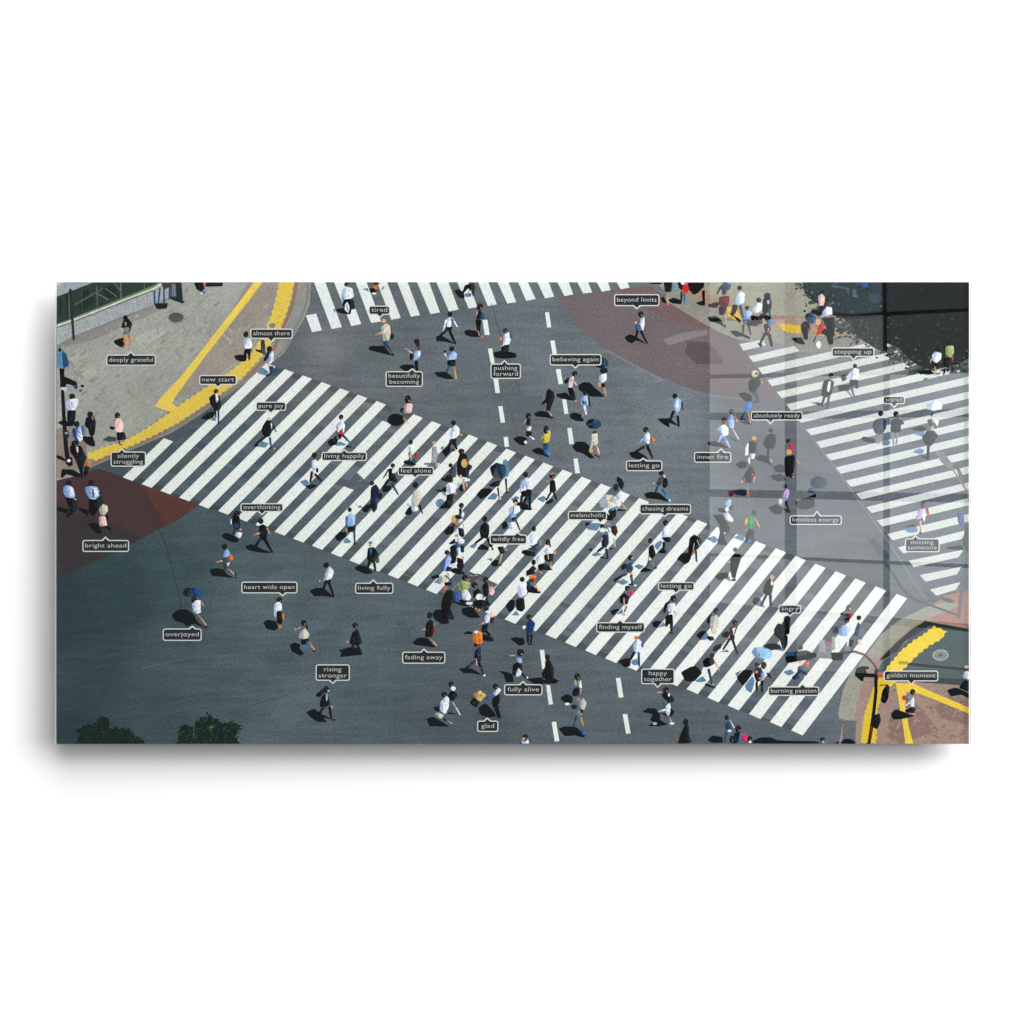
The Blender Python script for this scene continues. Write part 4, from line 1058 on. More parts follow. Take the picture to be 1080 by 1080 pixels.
C2|person in white with a red bag|x:335,410 360,380 430,380 420,430 360,445;v:400,440 440,400 500,430 480,440|k@455,190,22,26;w:430,240 470,220 490,260 480,330 420,320 410,270;r~8 420,265 420,300;r:440,310 470,290 475,345 440,345;k:415,340 465,345 450,390;k~26 410,360 380,420;t~20 470,350 535,415;k~14 500,445 545,455
C2|man in white shirt left of the manhole|v:90,755 150,735 180,770 140,800;x:145,790 200,775 250,790 180,825|k@220,523,24,26;w:195,575 235,560 255,600 240,650 200,660;k@245,655,12,22;k~24 200,670 185,760;k~22 225,690 285,750;s~10 220,680 212,720;w@292,780,14;k~14 150,800 200,790
C2|woman in pale pink with a dark shadow|x@935,215,75,55|p:1005,90 1040,60 1085,80 1070,150 1010,160;k@1040,35,30,40;k@990,130,20,22;s~12 1000,200 1045,250
C2|man in dark suit striding upward|x:810,830 850,790 900,790 880,840 830,850|k@908,615,22;k:870,640 920,640 925,700 950,740 935,770 870,740;k~14 870,650 825,725;w@912,665,10,20;k~26 870,740 820,810;t~20 900,770 955,870
C2|man in navy suit on stripes|x:630,990 690,950 720,980 680,1030 650,1020;v@620,975,20,10|k@725,770,22;n:715,810 760,775 790,820 780,900 770,1000 740,1020 710,950;k@795,880,22,30;k:700,950 740,950 760,1010 740,1030
C3|man in blue shirt with dark trousers|x:395,240 440,200 500,200 500,240 430,285;v:470,290 500,245 550,290 500,300|k@530,5,20,22;l:500,60 545,30 580,60 575,140 520,155 495,110;b~16 500,70 500,150;k:510,160 585,145 580,200 520,200;t~20 570,190 575,300;k@572,305,14,8;s@500,180,6,14
C3|grey haired man in black suit and blue shirt|x:570,515 610,490 680,500 740,560 670,570 600,540|m@712,295,18,16;s@710,318,13,13;k:690,340 740,330 785,390 780,440 740,470 700,460 680,430;b:705,350 730,345 715,410;f:750,430 790,420 790,470 760,475;k~24 700,460 690,520;k~24 745,470 755,540
C3|man in white shirt striding on dark asphalt|x:175,715 230,690 300,690 400,775 290,760 220,765 200,740|k@323,490,27;w:310,570 350,495 395,545 370,610 320,625;l~14 325,600 295,630;s@268,630,8;k:305,630 370,615 350,665;k~26 320,640 300,700;k~24 350,650 390,760
C4|woman in cream blouse with blue bag|x:5,190 50,170 100,190 90,220 130,270 100,290 20,250|k@128,0,26,28;k~18 150,20 160,55;s~9 100,40 60,55;s@55,55,10;e:95,80 140,45 180,100 160,140 120,140 80,130;k:100,150 175,130 165,170 145,160 150,190 110,190;B@132,205,24,14;s~12 180,170 220,235;k@215,245,14,7
C4|person in black suit on dark asphalt|x:430,240 500,220 560,205 600,220 640,280 580,285 440,300 460,260|k@577,22,26;k:555,80 600,50 630,130 640,180 590,200 530,185 540,120;s@510,165,9;b@568,70,6;k~22 560,190 550,240;k~20 600,200 640,270
C4|person in black jacket carrying a bag over the shoulder|x:145,780 220,750 270,790 390,850 300,830 330,870 240,865 180,820|k:235,625 300,570 320,600 270,650 235,645;k@325,580,28;s@345,595,10;k:280,650 330,600 350,660 360,720 310,740 265,735;l:318,620 335,615 340,660 325,690;s@373,738,14,9;k~26 300,740 260,800;k~24 355,740 370,840;k@390,850,20,8
D2|woman with a red bag above a caption||k@28,410,20,24;w:5,450 55,440 60,490 10,500;k:5,500 20,500 15,580;s~12 28,490 32,560;r:55,500 90,510 88,550 65,550;t~20 55,560 60,600
D2|elderly man in grey coat|v@170,600,30,10|a:215,450 250,445 265,520 245,590 210,590 210,500;s@232,415,15,16;e:240,580 290,600 290,625 245,630
D2|man in white shirt near the upper stripe ends|x:300,490 340,450 380,460 370,500 330,540;v:280,460 320,440 310,480|k@400,240,24;w:375,300 420,255 455,290 455,340 420,375 380,385 370,340;s@470,345,12,10;k:365,385 430,375 420,430 370,430;k~26 380,400 350,480;k~26 410,420 430,470;k@400,480,20,10
D2|man in grey jacket in the crowd||g:360,660 400,620 440,640 420,720 370,720;k@375,612,20;m:420,590 440,600 440,700 425,690;k:325,710 380,690 400,740 360,750
D2|woman in black with beige backpack|x:430,800 480,780 500,820 470,850|k@470,490,30,26;k:440,560 460,500 510,510 535,580 545,650 530,720 440,710 430,640 430,590;d@497,595,28,38;r@520,570,8,10;k@545,630,20,26;w:475,730 520,725 530,750 490,760;s~18 485,750 495,830;s~14 510,760 520,800;s@465,710,10,16;w@535,740,12
D2|person in white shirt and black skirt|x:240,820 290,830 340,790 340,850 280,850;v@285,945,40,38;v:290,840 340,845 320,880|k@378,745,22;w:345,790 385,765 425,790 420,850 375,865 345,840;s@330,870,8,16;s@420,855,9,14;k:340,870 400,860 400,920 375,990 330,990 270,990 340,920;l:430,770 470,765 440,820
D2|woman in long beige dress|x:0,990 30,960 40,1040 0,1050 -30,1040|k@68,785,26,28;e:50,840 95,820 130,900 90,960 40,1000 30,930;w:35,990 85,970 95,1010 45,1020;k~16 105,960 130,1035;l@5,960,14
D2|woman in light blue under a dark umbrella|x:600,870 650,815 720,815 750,830 700,880 640,910;v:690,910 750,850 790,870 770,915|T@855,590,24,30;T:850,640 885,610 890,690 870,720 850,700;k~18 860,730 865,830;d@880,825,9,14;k@870,850,16,8;k:750,760 820,740 800,800 740,800 710,790;k~16 790,810 800,890;w~12 815,840 830,880;s@805,905,20,10|U:718,630 775,588 855,610 862,680 820,735 740,710;n:775,640 775,588 855,610;g:775,640 740,710 820,735
D2|man in white shirt and black trousers beside an umbrella|v:900,910 950,880 985,900 930,930|k@1032,692,24;w:990,760 1030,725 1080,740 1085,820 1000,820;l~14 995,750 985,850;k:990,840 1080,825 1080,900 1040,880 1000,900;k~24 1000,880 990,960;t~22 1050,880 1070,985
D2|man in white shirt and tie above a caption|x:820,1127 860,1097 880,1147 840,1177|k@943,930,24;s@945,945,14;w:885,990 930,960 980,970 990,1010 950,1040 900,1040;l:890,1027 950,1037 940,1087 900,1087;k~8 930,980 920,1040;k@930,1082,25,16;w:880,1117 930,1107 960,1157 890,1172;k~14 950,1097 985,1182
D2|dark haired woman above a tan bag||k@470,965,24,26;n:450,990 475,990 470,1050 450,1050;w:475,1000 500,1040 480,1080 470,1050
D3|person carrying a tan bag in the crowd||d@405,85,22,34;k@430,65,18;w:430,110 470,80 490,95 450,130;o@425,130,12,14
D3|person in white and navy in the crowd|x:315,200 360,145 410,150 400,210 340,225|w:415,180 440,165 450,200 420,210;n:440,160 490,170 500,230 480,250 450,230;s~8 485,130 492,170
D3|person in white shirt with bare head in the crowd||k:360,300 415,255 420,300 375,310;s@428,232,16;b:415,290 440,280 470,310 430,340;w:425,270 450,245 500,270 495,295 450,310
D3|man in dark clothes beside white sleeve||k:370,330 420,300 430,400 420,470 370,480 375,400;w:430,340 460,330 465,400 445,400;n:460,320 495,320 495,380 470,380;s@483,430,12,16;k:430,420 485,440 495,500 470,545 440,550 430,500;k~14 440,545 490,555;w:370,480 440,465 430,485 380,490
D3|man in light blue shirt at the crosswalk edge|x:205,590 270,570 280,600 220,615;v:230,640 290,580 290,660|k@345,380,24;l:330,430 370,395 385,440 360,500 335,540 305,545 310,480;b:310,450 330,430 320,540 300,540;n:345,500 390,510 380,540 330,545
D3|person in pale skirt at the crosswalk edge||e:270,600 320,575 350,620 330,650 280,640;w:340,560 390,555 390,600 350,590;k~12 330,580 385,630;k:320,640 390,640 385,665 325,665
D3|bald man in long black coat|x:215,920 240,880 300,880 370,1000 300,1010 230,960|k:300,790 340,710 385,705 425,760 420,820 380,830 375,880 290,870;k:290,870 380,880 410,960 390,970 300,960;c@332,690,20
D3|woman in pale green patterned top||b:400,740 440,720 465,790 450,820 405,800;q:440,660 480,625 550,640 540,690 500,720 450,710;k@500,600,28;w:470,720 520,700 560,770 540,800 480,790;k~12 450,800 540,830;w@540,825,30,12;k~6 460,650 475,700
D3|person in black carrying a white bag|x:470,870 560,850 600,900 640,950 540,950 480,920|k:575,720 620,690 650,740 600,760 570,780;k@585,665,28;w@628,770,30,30;k:580,800 660,790 700,850 640,870 570,860;k~20 590,850 570,890
D3|woman in black with a pink scarf||k@683,620,26,30;p:710,680 740,670 765,720 740,760 715,740;k:655,660 700,640 715,740 690,780 655,730;k~16 690,780 710,830
D3|woman in white shirt and black trousers below the crowd||o@625,885,14,12;k@690,875,24,18;w:670,950 700,905 725,930 715,990 680,1000;l:670,955 685,940 690,990 678,1000;s~10 670,995 620,1015;p@740,925,22,22;k@740,975,18,25;k:650,1020 710,1000 690,1080 650,1080;k~22 690,1070 745,1140
D3|man in dark suit striding at centre|x:600,350 650,300 700,330 740,360;v:535,330 580,300 610,310 580,345|k@675,85,25,28;k:640,140 680,110 715,140 715,210 700,260 640,250 630,200;k~24 655,250 590,300;k~22 700,260 745,355;w@722,345,12,14
D3|person in black shorts with bare legs|x:725,475 760,440 800,445 790,500 745,500;v:690,435 740,430 740,460|k:785,330 840,325 850,380 820,395 800,370;s~10 840,335 870,360;s~14 825,395 800,480;k@810,490,16,8
D3|man in white shirt with a dark case|x:855,845 900,790 940,800 930,880 890,905;v:910,930 950,890 980,930|k@1003,615,24;w:965,680 1000,640 1050,650 1045,740 1000,780 965,760;n~20 1050,640 1070,700;k:950,790 1020,775 1030,870 1000,900 950,880
D3|woman in dark green dress with a red bag|x:40,1170 90,1125 170,1125 250,1215 150,1200 60,1190|k@192,930,26,32;k:160,1000 200,960 235,1000 225,1080 215,1120 150,1120 155,1060;s~9 155,1050 115,1060;r:235,1035 250,1035 240,1085 222,1080;m@235,1010,8,18;s~13 200,1140 255,1195
E2|person in black with bare arms left of a parasol|v:90,905 150,880 180,900 150,940;x:160,940 230,900 240,930 190,955|k@225,705,26,24;o@225,690,12,8;k:205,750 250,740 265,840 240,850 205,850;s~8 205,770 180,745;k~20 215,850 175,920;k~20 240,850 268,915
E2|man in white shirt at the left of the striped centre||k@-5,695,22;w:-30,740 10,715 45,760 40,810 0,820;k:0,820 50,825 45,880 0,885;k~22 30,885 35,985;k~22 0,890 -20,960
E3|man in white shirt on the central stripes||k@68,172,20,26;w:30,240 65,205 100,240 95,300 55,320 30,290;k:35,310 60,325 105,300 100,320 50,340;m:105,270 130,260 140,310 110,330;t:0,350 60,330 110,340 100,370;k:0,375 80,370 80,400 0,400
E3|long haired woman in white tee shirt and black shorts||k@190,290,24,28;k~16 205,300 212,330;w:150,370 185,335 230,345 235,390 180,395;k:155,400 240,385 235,460 200,460 160,450;d@250,380,14,18;s~12 215,460 215,520;s~12 190,400 195,440
E3|woman in black with an orange brown bag||w:80,420 140,400 150,460 100,480;k@65,465,22,28;k:20,530 60,490 90,520 70,570 20,580 0,590 0,540;o:25,590 60,570 95,590 60,640 30,630;H:30,615 80,600 60,640 30,635;k:100,510 130,490 190,480 190,520 120,540;s~9 75,540 100,520;s~13 70,640 110,720;s~10 110,540 145,565;n:10,620 40,650 15,720 0,700
E2|woman in white blouse behind a beige parasol||n@785,805,24,32;k:800,710 835,730 860,770 845,830 815,800 790,740;w:780,880 830,830 865,870 840,910 800,920;s~12 830,935 875,995;k:715,1010 790,990 790,1060 740,1080 730,1050;k~16 800,1000 870,1010;T:720,1000 800,965 810,985 740,1015|C:640,930 690,870 760,875 800,920 800,960 740,985 650,985;e:720,925 760,875 800,920 800,960
E3|couple in white and brown walking together|v:525,165 570,120 660,125 620,190 550,180;x:515,120 565,115 530,155|m@715,130,26,20;k@665,150,22;w@668,185,26,20;H:745,150 790,140 805,200 780,240 745,200;w@720,180,26,20;k~8 700,150 730,200;e~20 770,260 775,330;k:720,330 770,350 740,355
E3|man in navy trousers and shirt|x:540,350 580,345 570,370;v:570,400 620,370 660,400 600,415|n:660,230 720,215 725,300 700,340 660,330;s~12 665,250 655,290;n~26 680,330 625,370;n~23 700,350 715,425;k~12 650,420 720,435
E3|man in blue tee shirt with black backpack striding|v:790,640 850,610 900,640 850,665|k:830,500 870,470 890,500 860,530 835,530;t:875,490 920,460 940,520 920,560 880,560;k@912,425,24;s@930,430,9;s~12 905,550 935,580;n~24 880,565 790,610;t~24 920,580 930,660;w@955,668,14,8;k@785,620,22,18;k@915,660,22,8
E3|woman in black top with a magenta bag|x:735,890 800,870 820,880 760,935;v:790,920 840,870 850,915|k@885,692,24;z:895,730 920,705 940,730 920,765;k:820,770 860,730 905,770 890,830 860,840 820,820;s~14 855,780 860,840;m~20 880,850 860,900;s@855,925,14,10
F3|man in black shirt and grey trousers|x:120,550 160,505 240,540 180,550;v:70,500 110,480 160,500 120,530|k@215,278,22,26;k:200,330 240,305 265,400 230,440 200,410;s~12 200,410 200,450;m~16 235,440 250,520;g~18 205,450 180,510;k@260,515,14,10
F3|man in pale shirt carrying a black bag|v:260,300 310,270 320,300 280,360 250,330|k@348,118,24,26;w:320,190 345,150 380,160 375,230 350,250 315,245;P:320,190 340,170 340,210 322,220;k:310,250 390,240 395,290 350,290;k~26 335,290 330,350;k:280,380 320,345 360,360 350,390
F3|woman wrapped in a black striped shawl|x:445,440 490,385 550,380 560,460 520,485 480,455|k:560,250 600,220 650,250 665,290 640,330 600,370 580,400 545,400 550,320;w~4 600,300 590,360;w~4 625,270 645,320;m~4 640,260 655,295;o~12 600,365 580,400;k~24 560,400 560,440;t~20 615,370 620,460
F3|person in white shirt with black backpack under a caption|x:230,995 270,975 320,985 270,1040 240,1030;v:280,1040 330,990 360,1020|k@415,780,28;k:325,900 340,830 380,800 390,830 350,880 345,910;w:365,830 430,820 440,880 420,910 370,900;s~9 420,890 435,930;w~10 440,900 455,940;k:350,930 410,920 415,1000 410,1070 390,1075 385,1000 350,1040 345,990;k@400,1085,20,8
E4|orange haired person in white shirt|x:805,335 870,310 920,310 910,380 860,390;v@955,345,36,26|o@963,130,18;w:935,190 980,135 1010,160 1010,230 980,260 945,250;b@1018,195,12,20;w@965,275,15,10;k~26 945,260 915,320;t~22 985,260 990,380
E3|man in bright blue jacket below the stripes|x:-145,1130 -90,1120 -20,1130 -10,1180 -60,1200|k@25,945,24;N:0,1000 40,960 80,1000 70,1040 50,1090 0,1090;k~24 15,1100 15,1170;k~22 45,1100 40,1180;k@35,1185,28,8;w@-20,1035,12,16
E4|person in long black robe over the dashed line|x:0,490 130,475 160,500 240,480 290,510 250,535 140,530 150,570 60,530|k@185,298,24;k:165,340 200,310 240,390 245,450 230,520 140,480 135,440 165,400
E4|person in cream shawl and grey clothes|x:280,925 340,905 440,910 520,990 500,1005 420,985 340,995|m:420,660 470,650 480,680 430,690;e:465,700 500,655 530,700 510,760 480,770;k@420,735,28,22;m:425,790 470,750 500,790 470,820;k:470,750 500,760 500,790 480,790;t~20 440,820 410,910;d~16 480,830 498,895;b:460,930 490,940 530,975 500,985
E4|long haired woman with green strap and blue bag|x:295,660 350,620 400,640 410,690 360,720|k@447,470,28,32;q:415,520 430,495 450,540 430,555;b:375,570 405,530 410,580 385,590;w:455,520 480,500 490,570 470,570;k:410,580 450,560 470,590 460,640 400,640;s~10 480,580 475,620;w@360,710,22,12
D4|man in navy carrying a large orange bag|x:485,95 520,70 570,80 560,100;x:445,405 480,395 560,400 600,420 660,460 560,440 490,440 550,490|k@605,195,30,20;o:570,90 600,60 655,85 655,180 620,190 565,160;w@600,80,20,12;n:590,240 640,200 645,330 620,350 580,300;s~13 600,315 605,370;n~26 590,330 500,410;n~24 625,350 665,450;w@672,460,10
D4|person in black vest and beige trousers|x:350,780 400,790 440,800 360,800|k@380,535,26;w@400,575,22,20;k:350,640 380,590 430,610 435,640 400,680 370,680;e~15 395,695 460,805
D4|person in loose white shirt with dark hair|x:165,840 220,820 290,860 370,910 260,905 190,905;x:225,740 270,725 280,780 240,770|k@320,628,27;w:285,690 340,640 365,660 360,740 330,800 285,770;e:235,800 260,780 320,810 290,840;n~14 315,840 350,865;s~12 350,860 390,880
D4|man pulling a hand cart with a cardboard box|x:620,740 680,700 740,760 780,820 700,830 630,800|k@767,555,25;b:680,650 740,620 750,640 700,680;w:745,620 800,565 820,590 770,640;k:740,660 810,620 810,690 790,720 820,830 790,840 770,780 740,720;k:540,700 580,650 635,690 600,745;d:570,625 630,590 690,630 640,690 600,670;D:600,630 630,590 650,600 615,645;G@640,635,12,8
D4|woman pointing with a white bag|x:790,420 850,425 920,450 930,520 860,520 840,450|k@988,260,32;s~9 940,285 880,285;l:950,300 1000,310 1000,350 960,350;k:920,370 960,340 1005,370 1000,430 950,470 915,450;w:950,440 970,390 1000,430 990,460 945,475;k~16 1000,440 1040,490;w@1048,478,8
D4|person cut off by the lower edge in white||k@1030,1000,26;s@1015,1015,12;l@1010,1045,16,12;w:1030,1040 1055,1020 1065,1055 1010,1060
F4|person in white trousers reaching out|x:145,780 190,745 260,750 300,790 300,850 370,890 290,905 190,905 240,870 210,850 240,800|w:350,730 385,700 400,760 370,820 350,790;w~16 345,760 285,778;k:310,790 350,790 370,830;k:390,740 430,780 390,830;s~14 385,830 400,865;w@405,880,22,12;l@255,882,20,12;t~14 325,700 340,740
F4|woman in black top with outstretched arm||s~12 310,605 265,612;k:310,630 350,600 420,650 425,690 380,700 340,670;k@350,588,28;w@378,630,8,16
F4|person in long black robe at the lower edge||k@525,868,26,30;k:490,950 520,890 555,900 555,980 580,1050 455,1060 470,1000;r@440,990,9
F4|man in blue denim at the lower edge|x:715,1025 760,985 850,1000 850,1050 750,1050|t:865,890 900,860 930,900 930,940 875,940;H@883,828,22,26;w~10 915,850 950,920;w@910,945,18,12;t~24 880,960 870,1040;k@930,1020,25,35
F4|person with a bright pink bag at the lower edge||k@985,930,28,36;k:950,960 1010,960 1000,1040 940,1060;B~14 1010,970 985,1050;z:1020,985 1050,965 1070,1010 1040,1040 1010,1020
G4|dark head peeking in at the lower edge|x:460,800 520,775 600,775 650,800 960,805 960,822 460,822|k@438,785,22,20;w@440,810,10
G4|brown haired head at the lower right edge||k@988,790,20,16;s@995,812,10
F1|woman in black skirt at the upper kerb|x:305,140 340,135 360,190 320,180|k:330,0 410,0 400,90 345,90;s~14 362,100 368,190;o@370,200,8;T@420,50,16,30
F1|person with a red backpack at the upper kerb|x:370,160 420,140 480,160 490,200 400,190|k:450,0 510,0 500,80 470,60;n~20 490,90 485,180;b~16 512,110 515,190;r@525,62,28,42;w@500,10,18"""
CAPTIONS = """deeply grateful|112.2,374,164.5,385.8|138,370.4
almost there|264,346.6,308.8,357.4|285.9,361.4
new start|210,395.5,249.8,406|230,409
tired|388.7,322.3,411.5,332.1|400.7,335.3
beautifully/becoming|406.7,391.5,446,408|434.6,388.5
pushing/forward|517.3,383.4,549.4,399.6|532,379.8
believing again|579.7,373.4,634.4,385.5|606.8,388.7
beyond limits|647.7,310.2,695.5,322.9|671.7,326.3
absolutely ready|791.8,433.8,846.7,443.5|812.6,447.6
stepping up|877,366.4,922.2,376.4|900,380.3
scared|931,417.6,954.4,426.2|943,430.3
pure joy|269.7,423.6,301.8,433.3|285.7,436.3
living happily|339,476.6,387,486.2|363,473.6
silently/struggling|116.7,476.2,154,492.2|128.4,473
feel alone|419.4,492.2,457.7,501.5|437.8,504.4
letting go|660.2,485.6,698.5,497|678.3,482.6
inner fire|732,476.6,771.3,488|760.5,472.6
chasing dreams|674.4,531.4,728.9,542.4|701,545.2
melancholic|598.9,538.8,640.2,548.7|633.2,552
limitless energy|832.8,543.5,887.8,553.6|861.7,538.6
missing/someone|954.4,567.8,991,582.4|965.6,564.3
overthinking|253.7,530.7,298.9,540|276.3,543.4
wildly free|516.4,563.7,555.8,574.3|545.8,561
bright ahead|86.9,569.5,136.2,582.1|111.3,565.9
heart wide open|254.6,613.4,313.7,625.8|298,629
living fully|374.6,614.6,414.8,626.3|393.7,611
letting go|694,613.7,732.5,623|713,626.3
angry|821,637.8,845,647|833.2,650.3
finding myself|628.7,656.2,680.2,667.2|654,653.2
overjoyed|171.7,662.8,212.7,675.9|202.9,660
fading away|424.2,687.3,469.7,700|447.2,684
fully alive|531.7,721.6,572.2,733.4|551.6,718.1
rising/stronger|332.9,700.7,369,718|351,721.2
happy/together|676.2,705.1,711.5,721.6|693.7,725.6
glad|503.2,760,525.7,772|514,756.7
burning passion|809.9,723.9,864,733.9|846.4,720.7
golden moment|932,707.2,989.6,718.6|961,722.5"""

rows = []
for line in PEOPLE.strip().split("\n"):
    f = line.split("|")
    tile, label, sh, body = f[:4]
    umb = f[4] if len(f) > 4 else ""
    bs = parse(tile, body)
    us = parse(tile, umb) if umb else []
    a = sum(area(clip_poly(p)) for p, _ in bs + us if len(clip_poly(p)) > 2)
    base = max(max(q[1] for q in p) for p, _ in bs)
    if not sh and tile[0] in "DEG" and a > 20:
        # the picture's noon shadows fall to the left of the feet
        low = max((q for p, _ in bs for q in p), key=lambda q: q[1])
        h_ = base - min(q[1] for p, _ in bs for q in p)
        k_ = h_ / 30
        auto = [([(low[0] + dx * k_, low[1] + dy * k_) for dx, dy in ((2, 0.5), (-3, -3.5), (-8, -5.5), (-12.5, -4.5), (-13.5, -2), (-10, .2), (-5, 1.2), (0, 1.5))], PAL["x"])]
    else:
        auto = []
    rows.append([a, base, tile, label, parse(tile, sh) if sh else auto, bs, us])
keep = set(id(r) for r in sorted(rows, key=lambda r: -r[0])[:100])
# every cast shadow of the picture lies under every figure
shadows = {}
for r in rows:
    if r[4]:
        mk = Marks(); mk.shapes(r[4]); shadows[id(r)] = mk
crowd, crowd_sh = Marks(), []
for r in rows:
    if id(r) in keep:
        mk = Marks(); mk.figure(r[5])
        p = mk.build("printed_person", M_INK, art, r[3])
        if p is None:
            continue
        if r[6]:
            u = Marks(); u.figure(r[6]); u.build("printed_umbrella", M_INK, p)
        if id(r) in shadows:
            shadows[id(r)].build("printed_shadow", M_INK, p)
    else:
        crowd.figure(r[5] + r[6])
        if id(r) in shadows:
            s_ = shadows[id(r)]
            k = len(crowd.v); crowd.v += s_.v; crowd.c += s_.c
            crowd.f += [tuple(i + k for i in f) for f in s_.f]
o = crowd.build("printed_crowd", M_INK, art, "smaller printed figures scattered between the larger ones")
if o:
    o["kind"] = "stuff"

# traffic signal and lamp over the lower right stripes
m = Marks()
m.shapes(parse("G3", "t:705,742 780,735 870,725 905,740 900,770 800,790 715,815;k:705,775 860,752 960,740 935,785 720,825;g:780,735 860,730 870,760 790,770;k@790,745,14,10"))
m.shapes(parse("G3", "a:965,660 985,645 1010,645 1010,770 960,770;m:1010,660 1060,660 1060,780 1010,780;z@1044,670,10,12;m:940,740 1075,745 1070,790 950,785;g:1050,560 1080,540 1080,590"))
m.shapes(parse("H3", "k:10,742 102,742 100,800 15,800;a:15,625 40,620 40,720 15,730;e~6 40,640 42,720;e~6 70,640 72,720;m:110,700 150,690 160,730 120,740"))
m.build("printed_traffic_signal", M_INK, label="grey traffic signal over the lower right stripes")
m = Marks()
m.shapes(parse("H3", "g~18 100,745 190,735 270,760 330,820 375,890;c~6 180,735 260,752 320,800 370,870"))
m.poly(stroke_poly([(875 + a / 7.2, 670 + b / 7.2) for a, b in Q(352, 262, 352, 420, 338, 560, 318, 700, 298, 830)], 3.4, 1), (18, 20, 24))
m.poly(stroke_poly([(875 + a / 7.2, 670 + b / 7.2) for a, b in Q(318, 690, 308, 830)], 0.9, 1), (120, 60, 44))
m.shapes(parse("H4", "k:205,245 260,232 300,240 300,255 270,262 290,290 345,290 350,318 260,316 255,350 240,345 215,325 190,300;c:362,280 404,285 402,322 364,318;k~8 380,380 440,375"))
m.build("printed_lamp_post", M_INK, label="black lamp post with curved arm in the lower right corner")

# ------------------------------------------------------------------ captions
font_cache = {}


def text_mesh(txt):
    if txt in font_cache:
        return font_cache[txt]
    cu = bpy.data.curves.new("lettering", 'FONT')
    cu.body = txt; cu.size = 1.0; cu.offset = -0.006; cu.resolution_u = 3; cu.space_character = 1.04
    ob = bpy.data.objects.new("lettering_source", cu); col.objects.link(ob)
    bpy.context.view_layer.update()
    dg = bpy.context.evaluated_depsgraph_get()
    me = bpy.data.meshes.new_from_object(ob.evaluated_get(dg))
    v = [(p.co.x, p.co.y) for p in me.vertices]; f = [tuple(p.vertices) for p in me.polygons]
    bpy.data.objects.remove(ob); bpy.data.curves.remove(cu); bpy.data.meshes.remove(me)
    font_cache[txt] = (v, f)
    return v, f


def rounded(x0, y0, x1, y1, r, tip=None, hw=2.6):
    pts = []
    for cx, cy, a0 in ((x1 - r, y0 + r, -90), (x1 - r, y1 - r, 0), (x0 + r, y1 - r, 90), (x0 + r, y0 + r, 180)):
        for k in range(6):
            a = math.radians(a0 + k * 18)
            pts.append((cx + r * math.cos(a), cy + r * math.sin(a)))
    if tip:
        tx, ty = tip
        if ty < y0:      # between the last (top-left) and the first (top-right) corner
            pts += [(tx - hw, y0), (tx, ty), (tx + hw, y0)]
        else:
            pts = pts[:12] + [(tx + hw, y1), (tx, ty), (tx - hw, y1)] + pts[12:]
    return pts


for line in CAPTIONS.strip().split("\n"):
    txt, rc, tp = line.split("|")
    x0, y0, x1, y1 = [float(q) for q in rc.split(",")]
    tx, ty = [float(q) for q in tp.split(",")]
    up = ty < y0
    rb = Marks()
    lv = rb.poly(rounded(x0, y0, x1, y1, 2.6, (tx, ty + (-.2 if up else .2)), 4.0), (212, 212, 210))
    if up:
        y_in = y0 + 1.25
    inner = rounded(x0 + 1.1, y0 + 1.1, x1 - 1.1, y1 - 1.1, 1.7, (tx, ty + (1.5 if up else -1.5)), 2.9)
    rb.poly(inner, (44, 46, 48), lv + 1)
    cap = rb.build("caption_bubble", M_TEXT, art, "dark caption bubble reading " + txt.replace("/", " "))
    lines = txt.split("/")
    v3, f3 = [], []
    H = (y1 - y0)
    for li, t in enumerate(lines):
        v, f = text_mesh(t)
        if not v:
            continue
        ax0 = min(p[0] for p in v); ax1 = max(p[0] for p in v)
        full = x1 - x0 - 6.2
        if len(lines) > 1:
            longest = max(text_mesh(q)[0] and (max(p[0] for p in text_mesh(q)[0]) - min(p[0] for p in text_mesh(q)[0])) for q in lines)
            full = full * (ax1 - ax0) / longest
        sx = full / (ax1 - ax0)
        sy = 6.5
        sx = min(sx, 8.6)
        cx = (x0 + x1) / 2 - sx * (ax0 + ax1) / 2
        base = (y0 + y1) / 2 + 1.6 if len(lines) == 1 else y0 + H * (0.42 if li == 0 else 0.80)
        k = len(v3)
        yy = PRINT_Y - (lv + 2) * STEP
        v3 += [(wx(cx + p[0] * sx), yy, wz(base - p[1] * sy)) for p in v]
        f3 += [tuple(i + k for i in q) for q in f]
    me = bpy.data.meshes.new("caption_lettering"); me.from_pydata(v3, [], f3)
    at = me.color_attributes.new("ink", 'FLOAT_COLOR', 'POINT')
    cc = [q / GAIN for q in lin((204, 204, 204))]
    for i in range(len(v3)):
        at.data[i].color = (*cc, 1)
    me.update()
    add("caption_lettering", me, M_TEXT, cap)
print("levels", max(q[4] for q in placed), "marks", len(placed))

# ------------------------------------------------------------------ the window that the glass reflects
WY = -5.0                                   # plane of the window, behind the camera
WF = 1 + (abs(WY) - 0.0492) / (DIST - 0.0072)       # a point on the glass, seen from the camera, mirrors to WF times its offset


def gx(px): return (px - 540) * PX * WF
def gz(py): return ZC + (540 - py) * PX * WF


window = thing("grid_window", "tall daylit window with dark bars, seen mirrored in the right part of the glass", "window", (gx(900), WY, ZC))
W0 = Vector(window.location)
frame_m = flat_mat("dark_window_frame", (0.03, 0.032, 0.035), 0.5)


def wbox(name, px0, py0, px1, py1, y0, y1, mat):
    me = box_mesh(name, gx(px0) - W0.x, gx(px1) - W0.x, y0, y1, gz(py1) - W0.z, gz(py0) - W0.z)
    return add(name, me, mat, window)


cols = [(747, 826.5, 0), (838, 930, 1), (935.5, 1080, 2)]
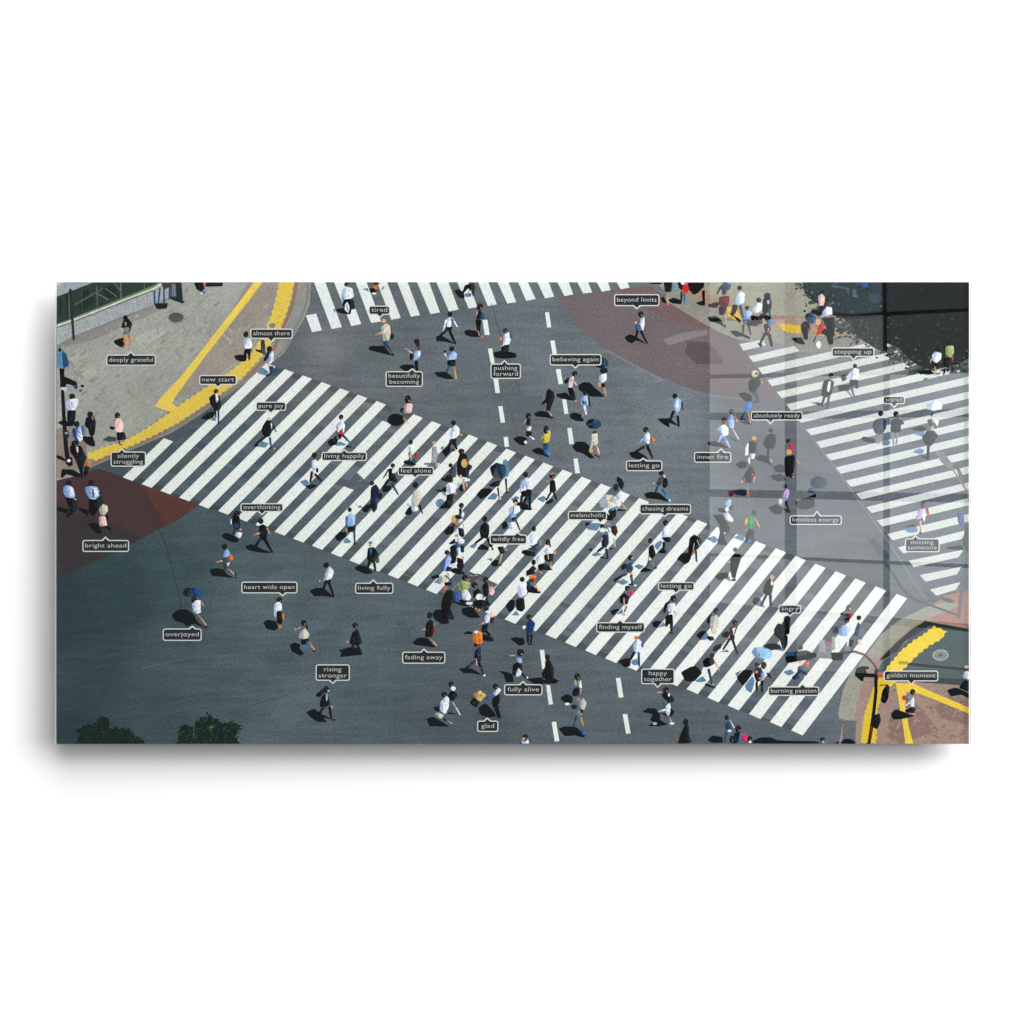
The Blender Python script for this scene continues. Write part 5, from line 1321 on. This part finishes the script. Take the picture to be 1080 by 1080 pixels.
# the bars lean a little, as in the reflection: each row is given at its left end and at x = 1022
hbars = [(337, 340.5, 325, 329), (396, 400, 390, 394), (436, 443.5, 432, 440), (516, 524, 521, 530.5), (583, 586, 595, 599), (634, 641, 658, 666)]
tops = [(240, 226)] + [(b[1], b[3]) for b in hbars]
bots = [(b[0], b[2]) for b in hbars] + [(700, 716)]
PANE = [[0.7, 0.22, 0.0], [1.2, 0.6, 0.16], [1.45, 1.45, 1.45], [1.5, 1.55, 1.6], [1.5, 1.7, 1.8], [1.0, 1.4, 1.7], [0.35, 0.7, 0.7]]


def at_x(l, r, x): return l + (r - l) * (x - 747) / (1022 - 747)


pane_mats = {}
for ri in range(7):
    for ci, (xa, xb, _) in enumerate(cols):
        st = PANE[ri][ci]
        if st <= 0:
            continue
        if st not in pane_mats:
            pane_mats[st] = sky_glass("daylit_pane_glass", st * 1.45)
        t0, t1 = tops[ri]; b0, b1 = bots[ri]
        v = []
        for yy in (-0.01, 0.01):
            for x, l, r in ((xa, t0, t1), (xb, t0, t1), (xb, b0, b1), (xa, b0, b1)):
                v.append((gx(x) - W0.x, yy, gz(at_x(l, r, x)) - W0.z))
        me = bpy.data.meshes.new("window_pane")
        me.from_pydata(v, [], [(0, 1, 2, 3), (7, 6, 5, 4), (0, 4, 5, 1), (1, 5, 6, 2), (2, 6, 7, 3), (3, 7, 4, 0)]); me.update()
        add("window_pane", me, pane_mats[st], window)
wbox("window_bar", 742, 226, 747, 760, -0.04, 0.04, frame_m)
wbox("window_bar", 826.5, 226, 838, 760, -0.04, 0.04, frame_m)
wbox("window_bar", 930, 226, 935.5, 760, -0.04, 0.04, frame_m)
for b in hbars:
    v = []
    for yy in (-0.03, 0.03):
        for x, l, r in ((747, b[0], b[2]), (1080, b[0], b[2]), (1080, b[1], b[3]), (747, b[1], b[3])):
            v.append((gx(x) - W0.x, yy, gz(at_x(l, r, x)) - W0.z))
    me = bpy.data.meshes.new("window_bar")
    me.from_pydata(v, [], [(0, 1, 2, 3), (7, 6, 5, 4), (0, 4, 5, 1), (1, 5, 6, 2), (2, 6, 7, 3), (3, 7, 4, 0)]); me.update()
    add("window_bar", me, frame_m, window)
